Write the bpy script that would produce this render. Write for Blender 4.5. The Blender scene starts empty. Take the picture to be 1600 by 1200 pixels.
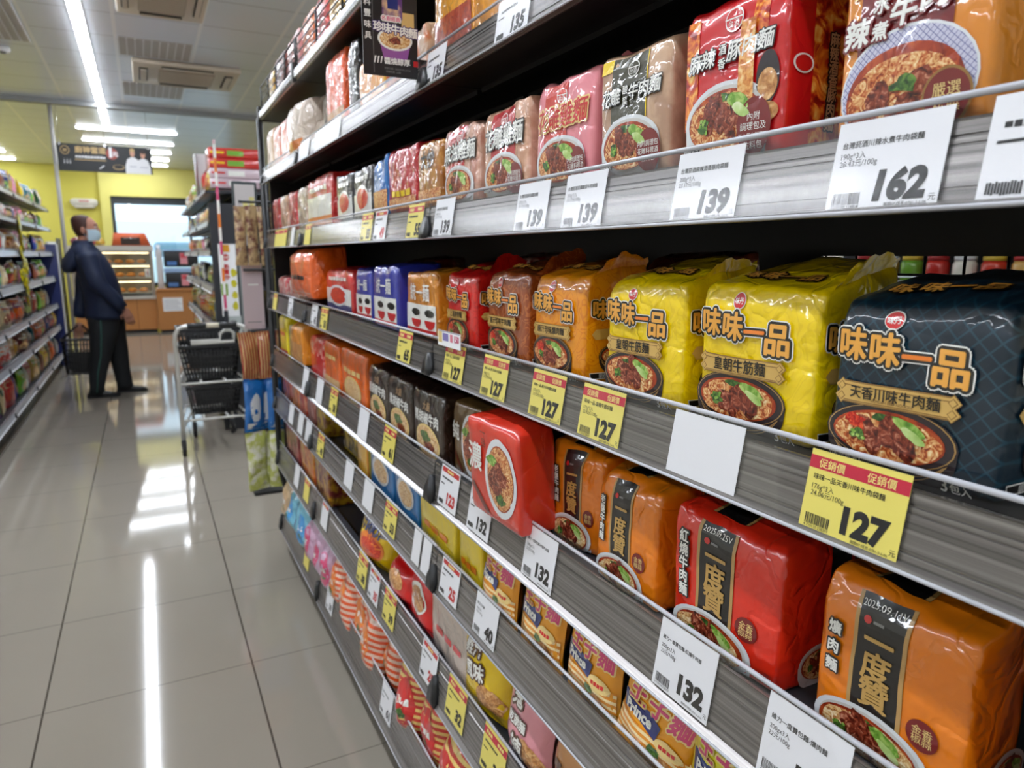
import bpy, math, random
from mathutils import Vector, Matrix, noise

# ------------------------------------------------------------------ scene, camera, world, light, exposure
C = bpy.context.scene
COL = C.collection
cam_d = bpy.data.cameras.new('camera')
cam = bpy.data.objects.new('camera', cam_d)
COL.objects.link(cam)
cam_d.sensor_fit = 'HORIZONTAL'
cam_d.sensor_width = 36.0
cam_d.lens = 36.0 * 1100.0 / 1600.0
cam_d.clip_start = 0.02
cam_d.clip_end = 200
EYE = 1.365
rt, up, fw = Vector((0.88834, -0.45918, 0.0)), Vector((0.08254, 0.15968, 0.98371)), Vector((0.45170, 0.87387, -0.17975))
M = Matrix((rt, up, -fw)).transposed().to_4x4()
M.translation = (0, 0, EYE)
cam.matrix_world = M
cam_d.dof.use_dof = True
cam_d.dof.focus_distance = 0.76
cam_d.dof.aperture_fstop = 8.0
C.camera = cam

C.view_settings.view_transform = 'Standard'
C.view_settings.look = 'None'
C.view_settings.gamma = 1.0
C.view_settings.use_curve_mapping = False
C.view_settings.exposure = 0.30
C.cycles.use_denoising = True
C.cycles.max_bounces = 8
C.cycles.diffuse_bounces = 4
C.cycles.glossy_bounces = 4
C.cycles.transmission_bounces = 4
C.cycles.transparent_max_bounces = 12
C.cycles.caustics_reflective = False
C.cycles.caustics_refractive = False
C.cycles.sample_clamp_indirect = 6.0

W = bpy.data.worlds.new('daylight')
C.world = W
W.use_nodes = True
W.node_tree.nodes['Background'].inputs[0].default_value = (0.68, 0.85, 1.0, 1)
W.node_tree.nodes['Background'].inputs[1].default_value = 2.1

LED = 40.0            # brightness of the ceiling light strips
CEIL = 3.09
R = random.Random(7)

# ------------------------------------------------------------------ mesh builder
class MB:
    def __init__(s):
        s.v, s.f, s.mi, s.mats, s.sm = [], [], [], [], []
    def m(s, mat):
        if mat not in s.mats: s.mats.append(mat)
        return s.mats.index(mat)
    def add(s, vs, fs, mat, smooth=True):
        b = len(s.v); k = s.m(mat)
        s.v.extend(tuple(p) for p in vs)
        for f in fs:
            s.f.append(tuple(i + b for i in f)); s.mi.append(k); s.sm.append(smooth)
    def box(s, x0, y0, z0, x1, y1, z1, mat, bev=0.0):
        if bev <= 0:
            vs = [(x0,y0,z0),(x1,y0,z0),(x1,y1,z0),(x0,y1,z0),(x0,y0,z1),(x1,y0,z1),(x1,y1,z1),(x0,y1,z1)]
            s.add(vs, [(0,3,2,1),(4,5,6,7),(0,1,5,4),(1,2,6,5),(2,3,7,6),(3,0,4,7)], mat, False)
        else:
            vs, fs = rbox(x1-x0, y1-y0, z1-z0, bev, 0.5, 2)
            c = ((x0+x1)/2, (y0+y1)/2, (z0+z1)/2)
            s.add([(p[0]+c[0], p[1]+c[1], p[2]+c[2]) for p in vs], fs, mat)
    def tube(s, path, r, mat, n=8, cap=True):
        P = [Vector(p) for p in path]; vs = []; fs = []
        prev = None
        for i, p in enumerate(P):
            d = (P[min(i+1, len(P)-1)] - P[max(i-1, 0)]).normalized()
            if prev is None:
                a = d.orthogonal().normalized()
            else:
                a = (prev - d * prev.dot(d))
                a = a.normalized() if a.length > 1e-6 else d.orthogonal().normalized()
            prev = a; b = d.cross(a)
            rr = r[i] if isinstance(r, (list, tuple)) else r
            for k in range(n):
                t = 2*math.pi*k/n
                vs.append(p + (a*math.cos(t) + b*math.sin(t))*rr)
        for i in range(len(P)-1):
            for k in range(n):
                k2 = (k+1) % n
                fs.append((i*n+k, i*n+k2, (i+1)*n+k2, (i+1)*n+k))
        if cap:
            fs.append(tuple(reversed(range(n)))); fs.append(tuple((len(P)-1)*n + k for k in range(n)))
        s.add(vs, fs, mat)
    def loft(s, rings, mat, cap=True):
        n = len(rings[0]); vs = [p for r in rings for p in r]; fs = []
        for i in range(len(rings)-1):
            for k in range(n):
                k2 = (k+1) % n
                fs.append((i*n+k, i*n+k2, (i+1)*n+k2, (i+1)*n+k))
        if cap:
            fs.append(tuple(reversed(range(n)))); fs.append(tuple((len(rings)-1)*n + k for k in range(n)))
        s.add(vs, fs, mat)
    def lathe(s, prof, mat, cx=0, cy=0, cz=0, n=16, sx=1, sy=1):
        rings = [[(cx + r*math.cos(2*math.pi*k/n)*sx, cy + r*math.sin(2*math.pi*k/n)*sy, cz + z) for k in range(n)] for r, z in prof]
        s.loft(rings, mat)
    def blob(s, c, rx, ry, rz, mat, n=12, seed=0, rough=0.0):
        vs, fs = [], []; h = n//2
        for i in range(h+1):
            a = math.pi*i/h
            for k in range(n):
                t = 2*math.pi*k/n
                d = Vector((math.sin(a)*math.cos(t), math.sin(a)*math.sin(t), math.cos(a)))
                q = 1 + rough*noise.noise(d*1.7 + Vector((seed, seed*2.3, 0)))
                vs.append((c[0]+d.x*rx*q, c[1]+d.y*ry*q, c[2]+d.z*rz*q))
        for i in range(h):
            for k in range(n):
                k2 = (k+1) % n
                fs.append((i*n+k, (i+1)*n+k, (i+1)*n+k2, i*n+k2))
        s.add(vs, fs, mat)
    def grid(s, fn, nu, nv, mat):
        vs = [fn(i/nu, j/nv) for j in range(nv+1) for i in range(nu+1)]
        fs = [(j*(nu+1)+i, j*(nu+1)+i+1, (j+1)*(nu+1)+i+1, (j+1)*(nu+1)+i) for j in range(nv) for i in range(nu)]
        s.add(vs, fs, mat)

def rbox(w, d, h, r, step, nr=3, fn=None):
    """rounded box centred at the origin as one closed grid surface"""
    def axis(L):
        half = L/2; rr = min(r, half*0.98); inner = half - rr
        a = [-half + rr*(1-math.cos(math.pi/2*k/nr)) for k in range(nr)]
        n = max(1, int(round(2*inner/step)))
        a += [-inner + 2*inner*k/n for k in range(n+1)]
        a += [half - rr*(1-math.cos(math.pi/2*k/nr)) for k in range(nr-1, -1, -1)]
        return a, inner, rr
    ax, ix, rx = axis(w); ay, iy, ry = axis(d); az, iz, rz = axis(h)
    idx, vs, fs = {}, [], []
    def vert(i, j, k):
        key = (i, j, k)
        if key in idx: return idx[key]
        p = Vector((ax[i], ay[j], az[k]))
        q = Vector((max(-ix, min(ix, p.x)), max(-iy, min(iy, p.y)), max(-iz, min(iz, p.z))))
        e = Vector(((p.x-q.x)/rx, (p.y-q.y)/ry, (p.z-q.z)/rz))
        if e.length > 1e-9:
            m = max(abs(e.x), abs(e.y), abs(e.z)); e = e.normalized()*m
            p = q + Vector((e.x*rx, e.y*ry, e.z*rz))
        idx[key] = len(vs); vs.append(fn(p) if fn else p)
        return idx[key]
    nx, ny, nz = len(ax)-1, len(ay)-1, len(az)-1
    for i in range(nx):
        for j in range(ny):
            fs.append((vert(i,j,0), vert(i,j+1,0), vert(i+1,j+1,0), vert(i+1,j,0)))
            fs.append((vert(i,j,nz), vert(i+1,j,nz), vert(i+1,j+1,nz), vert(i,j+1,nz)))
    for i in range(nx):
        for k in range(nz):
            fs.append((vert(i,0,k), vert(i+1,0,k), vert(i+1,0,k+1), vert(i,0,k+1)))
            fs.append((vert(i,ny,k), vert(i,ny,k+1), vert(i+1,ny,k+1), vert(i+1,ny,k)))
    for j in range(ny):
        for k in range(nz):
            fs.append((vert(0,j,k), vert(0,j,k+1), vert(0,j+1,k+1), vert(0,j+1,k)))
            fs.append((vert(nx,j,k), vert(nx,j+1,k), vert(nx,j+1,k+1), vert(nx,j,k+1)))
    return vs, fs

def obj(name, mb, parent=None, org=(0,0,0)):
    me = bpy.data.meshes.new(name)
    me.from_pydata([(v[0]-org[0], v[1]-org[1], v[2]-org[2]) for v in mb.v], [], mb.f)
    for m in mb.mats: me.materials.append(m)
    me.polygons.foreach_set('material_index', mb.mi)
    me.polygons.foreach_set('use_smooth', mb.sm)
    me.update()
    o = bpy.data.objects.new(name, me); COL.objects.link(o)
    if parent is not None: o.parent = parent
    else: o.location = org
    return o
def tag(o, label, cat, group=None):
    o['label'] = label; o['category'] = cat
    if group: o['group'] = group
    return o
def thing(name, label, cat, loc=(0,0,0), rotz=0.0, group=None, rot=None):
    o = bpy.data.objects.new(name, None); COL.objects.link(o)
    o.location = loc; o.rotation_euler = rot if rot else (0, 0, rotz)
    return tag(o, label, cat, group)
def struct(name, mb):
    o = obj(name, mb); o['kind'] = 'structure'; return o
ORD = ['first','second','third','fourth','fifth','sixth','seventh','eighth','ninth','tenth','eleventh','twelfth','thirteenth','fourteenth','fifteenth','sixteenth']

# ------------------------------------------------------------------ materials
def lin(c): return tuple(((x/255)/12.92 if x/255 <= 0.04045 else (((x/255)+0.055)/1.055)**2.4) for x in c)
MAT = {}
def base(name):
    m = bpy.data.materials.new(name); m.use_nodes = True
    nt = m.node_tree; b = nt.nodes['Principled BSDF']
    return m, nt, b
def mat(name, rgb, rough=0.5, metal=0.0, coat=0.0, emit=0.0, bump=0.0, bscale=60, vary=0.0, alpha=1.0):
    if name in MAT: return MAT[name]
    m, nt, b = base(name); c = (*lin(rgb), 1)
    b.inputs['Base Color'].default_value = c
    b.inputs['Roughness'].default_value = rough; b.inputs['Metallic'].default_value = metal
    b.inputs['Coat Weight'].default_value = coat; b.inputs['Coat Roughness'].default_value = 0.08
    if emit:
        b.inputs['Emission Color'].default_value = c; b.inputs['Emission Strength'].default_value = emit
    if bump or vary:
        tc = nt.nodes.new('ShaderNodeTexCoord'); n = nt.nodes.new('ShaderNodeTexNoise')
        n.inputs['Scale'].default_value = bscale; n.inputs['Detail'].default_value = 3
        nt.links.new(tc.outputs['Object'], n.inputs['Vector'])
        if bump:
            bp = nt.nodes.new('ShaderNodeBump'); bp.inputs['Strength'].default_value = bump; bp.inputs['Distance'].default_value = 0.004
            nt.links.new(n.outputs['Fac'], bp.inputs['Height']); nt.links.new(bp.outputs['Normal'], b.inputs['Normal'])
        if vary:
            h = nt.nodes.new('ShaderNodeMix'); h.data_type = 'RGBA'
            h.inputs[6].default_value = tuple(x*(1-vary) for x in c[:3]) + (1,); h.inputs[7].default_value = tuple(min(1, x*(1+vary)) for x in c[:3]) + (1,)
            nt.links.new(n.outputs['Fac'], h.inputs[0]); nt.links.new(h.outputs[2], b.inputs['Base Color'])
    if alpha < 1: b.inputs['Alpha'].default_value = alpha
    MAT[name] = m; return m

def crinkle(nt, b, k=0.35):
    k = min(1.0, k*1.25)
    """film wrinkles: long soft creases plus fine crackle, as a bump"""
    tc = nt.nodes.new('ShaderNodeTexCoord')
    n1 = nt.nodes.new('ShaderNodeTexNoise'); n1.inputs['Scale'].default_value = 16; n1.inputs['Detail'].default_value = 3.0; n1.inputs['Distortion'].default_value = 0.3
    v = nt.nodes.new('ShaderNodeTexVoronoi'); v.feature = 'DISTANCE_TO_EDGE'; v.inputs['Scale'].default_value = 13
    mp = nt.nodes.new('ShaderNodeMapping'); mp.inputs['Scale'].default_value = (1.0, 1.0, 0.55)
    nt.links.new(tc.outputs['Object'], mp.inputs['Vector'])
    mx = nt.nodes.new('ShaderNodeMix'); mx.data_type = 'RGBA'; mx.blend_type = 'MIX'; mx.inputs[0].default_value = 0.08
    nt.links.new(tc.outputs['Object'], n1.inputs['Vector'])
    nt.links.new(mp.outputs[0], mx.inputs[6]); nt.links.new(n1.outputs['Color'], mx.inputs[7])
    nt.links.new(mx.outputs[2], v.inputs['Vector'])
    pw = nt.nodes.new('ShaderNodeMath'); pw.operation = 'MINIMUM'; pw.inputs[1].default_value = 0.05
    nt.links.new(v.outputs['Distance'], pw.inputs[0])
    ad = nt.nodes.new('ShaderNodeMath'); ad.operation = 'MULTIPLY_ADD'; ad.inputs[1].default_value = 1.5
    nt.links.new(pw.outputs[0], ad.inputs[0]); nt.links.new(n1.outputs['Fac'], ad.inputs[2])
    bp = nt.nodes.new('ShaderNodeBump'); bp.inputs['Strength'].default_value = k; bp.inputs['Distance'].default_value = 0.008 if k < 0.55 else 0.018
    nt.links.new(ad.outputs[0], bp.inputs['Height']); nt.links.new(bp.outputs['Normal'], b.inputs['Normal'])
    if 'Coat Normal' in b.inputs: nt.links.new(bp.outputs['Normal'], b.inputs['Coat Normal'])
    return tc

def film(rgb, pattern=None, rgb2=(255,255,255), k=0.35, rough=0.28, scale=1.0, coat=1.0):
    key = ('film', rgb, pattern, rgb2, k, rough, scale, coat)
    if key in MAT: return MAT[key]
    m, nt, b = base('film_%d_%d_%d%s' % (*rgb, '_' + pattern if pattern else ''))
    c = (*lin(rgb), 1); c2 = (*lin(rgb2), 1)
    b.inputs['Base Color'].default_value = c; b.inputs['Roughness'].default_value = rough
    b.inputs['Coat Weight'].default_value = coat; b.inputs['Coat Roughness'].default_value = 0.05
    tc = crinkle(nt, b, k)
    if pattern:
        mx = nt.nodes.new('ShaderNodeMix'); mx.data_type = 'RGBA'; mx.inputs[6].default_value = c; mx.inputs[7].default_value = c2
        rp = nt.nodes.new('ShaderNodeValToRGB')
        if pattern == 'swirl':
            n = nt.nodes.new('ShaderNodeTexNoise'); n.inputs['Scale'].default_value = 34*scale; n.inputs['Detail'].default_value = 0; n.inputs['Distortion'].default_value = 1.4
            nt.links.new(tc.outputs['Object'], n.inputs['Vector']); out = n.outputs['Fac']
            mu = nt.nodes.new('ShaderNodeMath'); mu.operation = 'MULTIPLY'; mu.inputs[1].default_value = 34
            sn = nt.nodes.new('ShaderNodeMath'); sn.operation = 'SINE'
            nt.links.new(out, mu.inputs[0]); nt.links.new(mu.outputs[0], sn.inputs[0]); out = sn.outputs[0]
            rp.color_ramp.elements[0].position = 0.55; rp.color_ramp.elements[1].position = 0.85
        elif pattern == 'lattice':
            outs = []
            for ang in (math.radians(45), math.radians(-45)):
                mp = nt.nodes.new('ShaderNodeMapping'); mp.inputs['Rotation'].default_value = (0, ang, 0)
                nt.links.new(tc.outputs['Object'], mp.inputs['Vector'])
                w = nt.nodes.new('ShaderNodeTexWave'); w.bands_direction = 'X'; w.inputs['Scale'].default_value = 30*scale
                nt.links.new(mp.outputs[0], w.inputs['Vector']); outs.append(w.outputs['Fac'])
            mxx = nt.nodes.new('ShaderNodeMath'); mxx.operation = 'MAXIMUM'
            nt.links.new(outs[0], mxx.inputs[0]); nt.links.new(outs[1], mxx.inputs[1]); out = mxx.outputs[0]
            rp.color_ramp.elements[0].position = 0.93; rp.color_ramp.elements[1].position = 0.99
        elif pattern in ('stripe', 'vstripe'):
            w = nt.nodes.new('ShaderNodeTexWave'); w.bands_direction = 'Z' if pattern == 'stripe' else 'X'
            w.inputs['Scale'].default_value = 26*scale; w.inputs['Distortion'].default_value = 0.6; w.inputs['Detail'].default_value = 1
            nt.links.new(tc.outputs['Object'], w.inputs['Vector']); out = w.outputs['Fac']
            rp.color_ramp.elements[0].position = 0.46; rp.color_ramp.elements[1].position = 0.54
        elif pattern == 'print':
            n = nt.nodes.new('ShaderNodeTexNoise'); n.inputs['Scale'].default_value = 30*scale; n.inputs['Detail'].default_value = 4
            nt.links.new(tc.outputs['Object'], n.inputs['Vector']); out = n.outputs['Fac']
            rp.color_ramp.elements[0].position = 0.46; rp.color_ramp.elements[1].position = 0.62
        nt.links.new(out, rp.inputs[0]); nt.links.new(rp.outputs[0], mx.inputs[0]); nt.links.new(mx.outputs[2], b.inputs['Base Color'])
    MAT[key] = m; return m

def printed(name, cols, scale=250, dist=2.5, detail=2, k=0.35):
    """a printed picture texture: noodles, meat, leaves (colour ramp over a warped noise)"""
    if name in MAT: return MAT[name]
    m, nt, b = base(name)
    b.inputs['Roughness'].default_value = 0.3; b.inputs['Coat Weight'].default_value = 0.6; b.inputs['Coat Roughness'].default_value = 0.07
    tc = crinkle(nt, b, k)
    n = nt.nodes.new('ShaderNodeTexNoise'); n.inputs['Scale'].default_value = scale; n.inputs['Detail'].default_value = detail; n.inputs['Distortion'].default_value = dist
    nt.links.new(tc.outputs['Object'], n.inputs['Vector'])
    rp = nt.nodes.new('ShaderNodeValToRGB'); el = rp.color_ramp.elements
    while len(el) < len(cols): el.new(0.5)
    for i, c in enumerate(cols):
        el[i].position = 0.30 + 0.40*i/(len(cols)-1); el[i].color = (*lin(c), 1)
    nt.links.new(n.outputs['Fac'], rp.inputs[0]); nt.links.new(rp.outputs[0], b.inputs['Base Color'])
    MAT[name] = m; return m

def inkm(rgb): return film(rgb, k=0.30, rough=0.32)
INK = {k: inkm(v) for k, v in dict(white=(245,245,240), black=(16,14,14), gold=(240,172,70), oldgold=(196,156,84), cream=(244,214,140), red=(205,24,28), darkred=(120,14,18),
       blue=(32,48,120), green=(120,180,50), darkgreen=(40,95,35), plaque=(212,172,92), goldline=(150,110,50), pink=(214,70,120), bowlwhite=(228,232,236),
       bowldark=(38,28,34), bowlline=(190,150,90), brown=(90,50,28), yellow=(250,214,20), grey=(130,130,130), skyblue=(60,150,215), orange=(240,130,30), tan=(206,170,130)).items()}
NOODLE = printed('noodle_picture', [(120,34,12),(196,96,40),(232,180,116),(250,228,180)], 120, 2.6)
NOODLE_PALE = printed('pale_noodle_picture', [(140,66,30),(214,156,90),(238,208,152),(252,238,208)], 130, 2.6)
MEAT = printed('meat_picture', [(44,12,10),(104,34,20),(150,66,42),(214,150,120)], 150, 1.4, 4)
SOUP = printed('soup_picture', [(120,30,12),(168,58,22),(196,92,40)], 90, 1.0)
LEAF = printed('leaf_picture', [(60,110,30),(120,170,60),(190,215,120)], 110, 1.0)
DARKLEAF = printed('dark_leaf_picture', [(24,50,20),(60,100,40),(110,150,60)], 150, 1.0)
CHILI = printed('chili_picture', [(150,10,10),(210,40,24),(240,110,60)], 240, 1.0)
FIRE = printed('fire_picture', [(120,10,14),(190,40,20),(240,140,40),(255,210,110)], 46, 2.0, 2)
CRUMB = printed('cracker_picture', [(150,90,40),(200,140,80),(235,195,140)], 120, 1.0, 4)

M_WHITE = mat('white_paint', (232,233,235), 0.5)
M_BLACK = mat('black_metal', (18,18,20), 0.42, 0.0, bump=0.05, bscale=200)
M_DARKGREY = mat('dark_grey_metal', (52,54,60), 0.35)
M_CHROME = mat('brushed_steel', (200,202,205), 0.25, 0.9)
M_GREYTUBE = mat('light_grey_tube', (205,205,200), 0.3, 0.3)
M_PLASTIC_BLACK = mat('black_plastic', (30,31,34), 0.35)
M_RUBBER = mat('black_rubber', (24,24,26), 0.6)
M_PAPER = mat('white_paper', (248,249,252), 0.55)
M_YPAPER = mat('yellow_paper', (246,230,112), 0.55)
M_PROMO = mat('crimson_ink', (206,30,62), 0.55)
M_INKBLACK = mat('black_ink', (22,22,22), 0.6)
M_INKRED = mat('red_ink', (200,40,40), 0.6)
M_INKYEL = mat('yellow_ink', (252,236,140), 0.6)
M_EMIT = mat('light_diffuser', (240,246,255), 0.5, emit=LED)

def clear(name, tint=(0.95,0.95,0.96), gloss=0.10, rough=0.06, fres=0.5):
    if name in MAT: return MAT[name]
    m = bpy.data.materials.new(name); m.use_nodes = True; nt = m.node_tree
    nt.nodes.remove(nt.nodes['Principled BSDF'])
    out = nt.nodes['Material Output']
    tr = nt.nodes.new('ShaderNodeBsdfTransparent'); tr.inputs[0].default_value = (*tint, 1)
    gl = nt.nodes.new('ShaderNodeBsdfGlossy'); gl.inputs['Roughness'].default_value = rough
    fr = nt.nodes.new('ShaderNodeLayerWeight'); fr.inputs[0].default_value = 0.35
    ma = nt.nodes.new('ShaderNodeMath'); ma.operation = 'MULTIPLY_ADD'; ma.inputs[1].default_value = fres; ma.inputs[2].default_value = gloss
    mx = nt.nodes.new('ShaderNodeMixShader')
    nt.links.new(fr.outputs['Fresnel'], ma.inputs[0]); nt.links.new(ma.outputs[0], mx.inputs[0])
    nt.links.new(tr.outputs[0], mx.inputs[1]); nt.links.new(gl.outputs[0], mx.inputs[2]); nt.links.new(mx.outputs[0], out.inputs[0])
    MAT[name] = m; return m
M_GLASS = clear('clear_glass', (0.93,0.97,0.98), 0.04, 0.02)
M_CLEAR = clear('clear_plastic', (0.95,0.95,0.96), 0.012, 0.16, 0.10)

def streaked(name, rgb, rgb2, rough=0.22, metal=0.35):
    """extruded grey plastic with streaky reflections painted in along its length (world Y)"""
    m, nt, b = base(name)
    tc = nt.nodes.new('ShaderNodeTexCoord'); mp = nt.nodes.new('ShaderNodeMapping'); mp.inputs['Scale'].default_value = (210, 0.45, 210)
    n = nt.nodes.new('ShaderNodeTexNoise'); n.inputs['Scale'].default_value = 1; n.inputs['Detail'].default_value = 3
    nt.links.new(tc.outputs['Object'], mp.inputs[0]); nt.links.new(mp.outputs[0], n.inputs['Vector'])
    mx = nt.nodes.new('ShaderNodeMix'); mx.data_type = 'RGBA'; mx.inputs[6].default_value = (*lin(rgb), 1); mx.inputs[7].default_value = (*lin(rgb2), 1)
    rp = nt.nodes.new('ShaderNodeValToRGB'); rp.color_ramp.elements[0].position = 0.34; rp.color_ramp.elements[1].position = 0.74
    nt.links.new(n.outputs['Fac'], rp.inputs[0]); nt.links.new(rp.outputs[0], mx.inputs[0]); nt.links.new(mx.outputs[2], b.inputs['Base Color'])
    b.inputs['Roughness'].default_value = rough; b.inputs['Metallic'].default_value = metal
    MAT[name] = m; return m
M_RAIL = streaked('ribbed_grey_rail', (92,88,85), (162,157,152), 0.20, 0.42)  # light streaks in the colour stand for reflections on the rail
M_RAIL_PALE = streaked('pale_ribbed_rail', (176,180,186), (214,218,224), 0.3, 0.1)  # paler copy for far rails, their bluish-white reflection put into the colour
M_LIP = mat('rail_lip_plastic', (196,198,206), 0.18, 0.0, 0.5)

def tilemat(name, rgb, linergb, px, ox, wx, py, oy, wy, rough, vary=0.03, line2=None, nscale=2.2):
    m, nt, b = base(name)
    tc = nt.nodes.new('ShaderNodeTexCoord'); sp = nt.nodes.new('ShaderNodeSeparateXYZ'); nt.links.new(tc.outputs['Object'], sp.inputs[0])
    def line(ax, p, o, w):
        a = nt.nodes.new('ShaderNodeMath'); a.operation = 'SUBTRACT'; a.inputs[1].default_value = o - w/2 - 200*p; nt.links.new(sp.outputs[ax], a.inputs[0])
        f = nt.nodes.new('ShaderNodeMath'); f.operation = 'MODULO'; f.inputs[1].default_value = p; nt.links.new(a.outputs[0], f.inputs[0])
        l = nt.nodes.new('ShaderNodeMath'); l.operation = 'LESS_THAN'; l.inputs[1].default_value = w; nt.links.new(f.outputs[0], l.inputs[0])
        return l.outputs[0]
    n = nt.nodes.new('ShaderNodeTexNoise'); n.inputs['Scale'].default_value = nscale; n.inputs['Detail'].default_value = 4; nt.links.new(tc.outputs['Object'], n.inputs['Vector'])
    c = lin(rgb)
    m0 = nt.nodes.new('ShaderNodeMix'); m0.data_type = 'RGBA'; m0.inputs[6].default_value = tuple(x*(1-vary) for x in c)+(1,); m0.inputs[7].default_value = tuple(x*(1+vary) for x in c)+(1,)
    nt.links.new(n.outputs['Fac'], m0.inputs[0])
    m1 = nt.nodes.new('ShaderNodeMix'); m1.data_type = 'RGBA'; m1.inputs[7].default_value = (*lin(line2 or linergb), 1)
    nt.links.new(line(1, py, oy, wy), m1.inputs[0]); nt.links.new(m0.outputs[2], m1.inputs[6])
    m2 = nt.nodes.new('ShaderNodeMix'); m2.data_type = 'RGBA'; m2.inputs[7].default_value = (*lin(linergb), 1)
    nt.links.new(line(0, px, ox, wx), m2.inputs[0]); nt.links.new(m1.outputs[2], m2.inputs[6])
    nt.links.new(m2.outputs[2], b.inputs['Base Color']); b.inputs['Roughness'].default_value = rough
    MAT[name] = m; return m
M_FLOOR = tilemat('polished_beige_tile', (152,144,132), (74,68,60), 0.600, -0.381, 0.006, 0.597, 2.352, 0.004, 0.07, 0.05, (112,105,95))
M_CEIL = tilemat('white_ceiling_panel', (224,231,240), (242,245,248), 0.593, -0.048, 0.026, 0.62, 6.83, 0.010, 0.28, 0.02, (150,153,158))

# ------------------------------------------------------------------ text as flat triangles
TXT = {}
def text2d(s, bold=0.0):
    key = (s, round(bold, 4))
    if key not in TXT:
        cu = bpy.data.curves.new('t', 'FONT'); cu.body = s; cu.size = 1; cu.resolution_u = 3; cu.offset = bold
        o = bpy.data.objects.new('t', cu); me = o.to_mesh()
        vs = [(v.co.x, v.co.y) for v in me.vertices]; fs = [tuple(p.vertices) for p in me.polygons]
        up_ = [p.normal.z for p in me.polygons]
        fs = [f if u >= 0 else tuple(reversed(f)) for f, u in zip(fs, up_)]
        o.to_mesh_clear(); bpy.data.objects.remove(o); bpy.data.curves.remove(cu)
        if not vs: vs = [(0, 0)]
        TXT[key] = (vs, fs)
    return TXT[key]

class Art:
    """flat print laid on a surface; pt(x, z, off) maps print coordinates (metres, right and up) to the surface"""
    def __init__(s, pt): s.pt, s.parts = pt, {}
    def put(s, part, p2, fs, m, lvl):
        mb = s.parts.setdefault(part, MB())
        off = 0.0007 + lvl*0.00025
        mb.add([s.pt(x, z, off) for x, z in p2], fs, m, False)
    def rect(s, part, x0, z0, x1, z1, m, lvl, step=0.012):
        nx = max(1, int((x1-x0)/step)); nz = max(1, int((z1-z0)/step))
        p = [(x0+(x1-x0)*i/nx, z0+(z1-z0)*j/nz) for j in range(nz+1) for i in range(nx+1)]
        f = [(j*(nx+1)+i, j*(nx+1)+i+1, (j+1)*(nx+1)+i+1, (j+1)*(nx+1)+i) for j in range(nz) for i in range(nx)]
        s.put(part, p, f, m, lvl)
    def poly(s, part, pts, m, lvl):
        cx = sum(p[0] for p in pts)/len(pts); cz = sum(p[1] for p in pts)/len(pts); n = len(pts)
        p = [(cx, cz)]; f = []
        for r in (0.5, 1.0): p += [(cx+(x-cx)*r, cz+(z-cz)*r) for x, z in pts]
        for i in range(n):
            j = (i+1) % n
            f += [(0, 1+i, 1+j), (1+i, 1+n+i, 1+n+j, 1+j)]
        s.put(part, p, f, m, lvl)
    def ellipse(s, part, cx, cz, rx, rz, m, lvl, n=28, a0=0, a1=360, wob=0, seed=0, rot=0.0):
        pts = []
        for i in range(n if a1-a0 >= 360 else n+1):
            t = math.radians(a0 + (a1-a0)*i/n); q = 1 + (wob*noise.noise(Vector((math.cos(t)*1.6+seed, math.sin(t)*1.6, seed*1.7))) if wob else 0)
            ex, ez = rx*q*math.cos(t), rz*q*math.sin(t); cr, sr = math.cos(rot), math.sin(rot)
            pts.append((cx + ex*cr - ez*sr, cz + ex*sr + ez*cr))
        s.poly(part, pts, m, lvl)
    def text(s, part, txt, cx, cz, size, m, lvl, bold=0.0, outline=(), vert=False, sx=1.0, slope=0.0, skew=0.0, gap=1.0, align='c'):
        if vert:
            n = len(txt)
            for i, ch in enumerate(txt): s.text(part, ch, cx, cz + ((n-1)/2 - i)*size*1.02*gap, size, m, lvl, bold, outline, False, sx, slope, skew)
            return
        cjk = any(ord(c) > 0x2000 for c in txt); vs, fs = text2d(txt, 0.0 if cjk else bold)
        x0 = min(v[0] for v in vs); x1 = max(v[0] for v in vs)
        z0, z1 = (-0.08, 0.84) if any(ord(c) > 0x2000 for c in txt) else (0.0, 0.70)
        ax = {'c': (x0+x1)/2, 'l': x0, 'r': x1}[align]
        def tr(v, dx=0, dz=0):
            X = (v[0]-ax)*size*sx + dx; Z = (v[1]-(z0+z1)/2)*size + dz
            X += skew*Z
            return (cx + X, cz + Z + slope*X)
        for r, om, lo in outline:
            for k in range(14):
                a = 2*math.pi*k/14
                mb = s.parts.setdefault(part, MB()); off = 0.0007 + (lvl-lo)*0.00025 + k*6e-6
                mb.add([s.pt(*tr(v, r*size*math.cos(a), r*size*math.sin(a)), off) for v in vs], fs, om, False)
        if cjk and bold:                             # heavier strokes: slightly shifted copies
            for k in range(6):
                a = 2*math.pi*k/6; mb = s.parts.setdefault(part, MB())
                mb.add([s.pt(*tr(v, bold*size*math.cos(a), bold*size*math.sin(a)), 0.0007 + (lvl-0.5)*0.00025 + k*6e-6) for v in vs], fs, m, False)
        s.put(part, [tr(v) for v in vs], fs, m, lvl)
    def emit(s, parent):
        for k, mb in s.parts.items(): obj(k, mb, parent)

def smooth(a, b, x):
    t = max(0.0, min(1.0, (x-a)/(b-a))); return t*t*(3-2*t)
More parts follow.
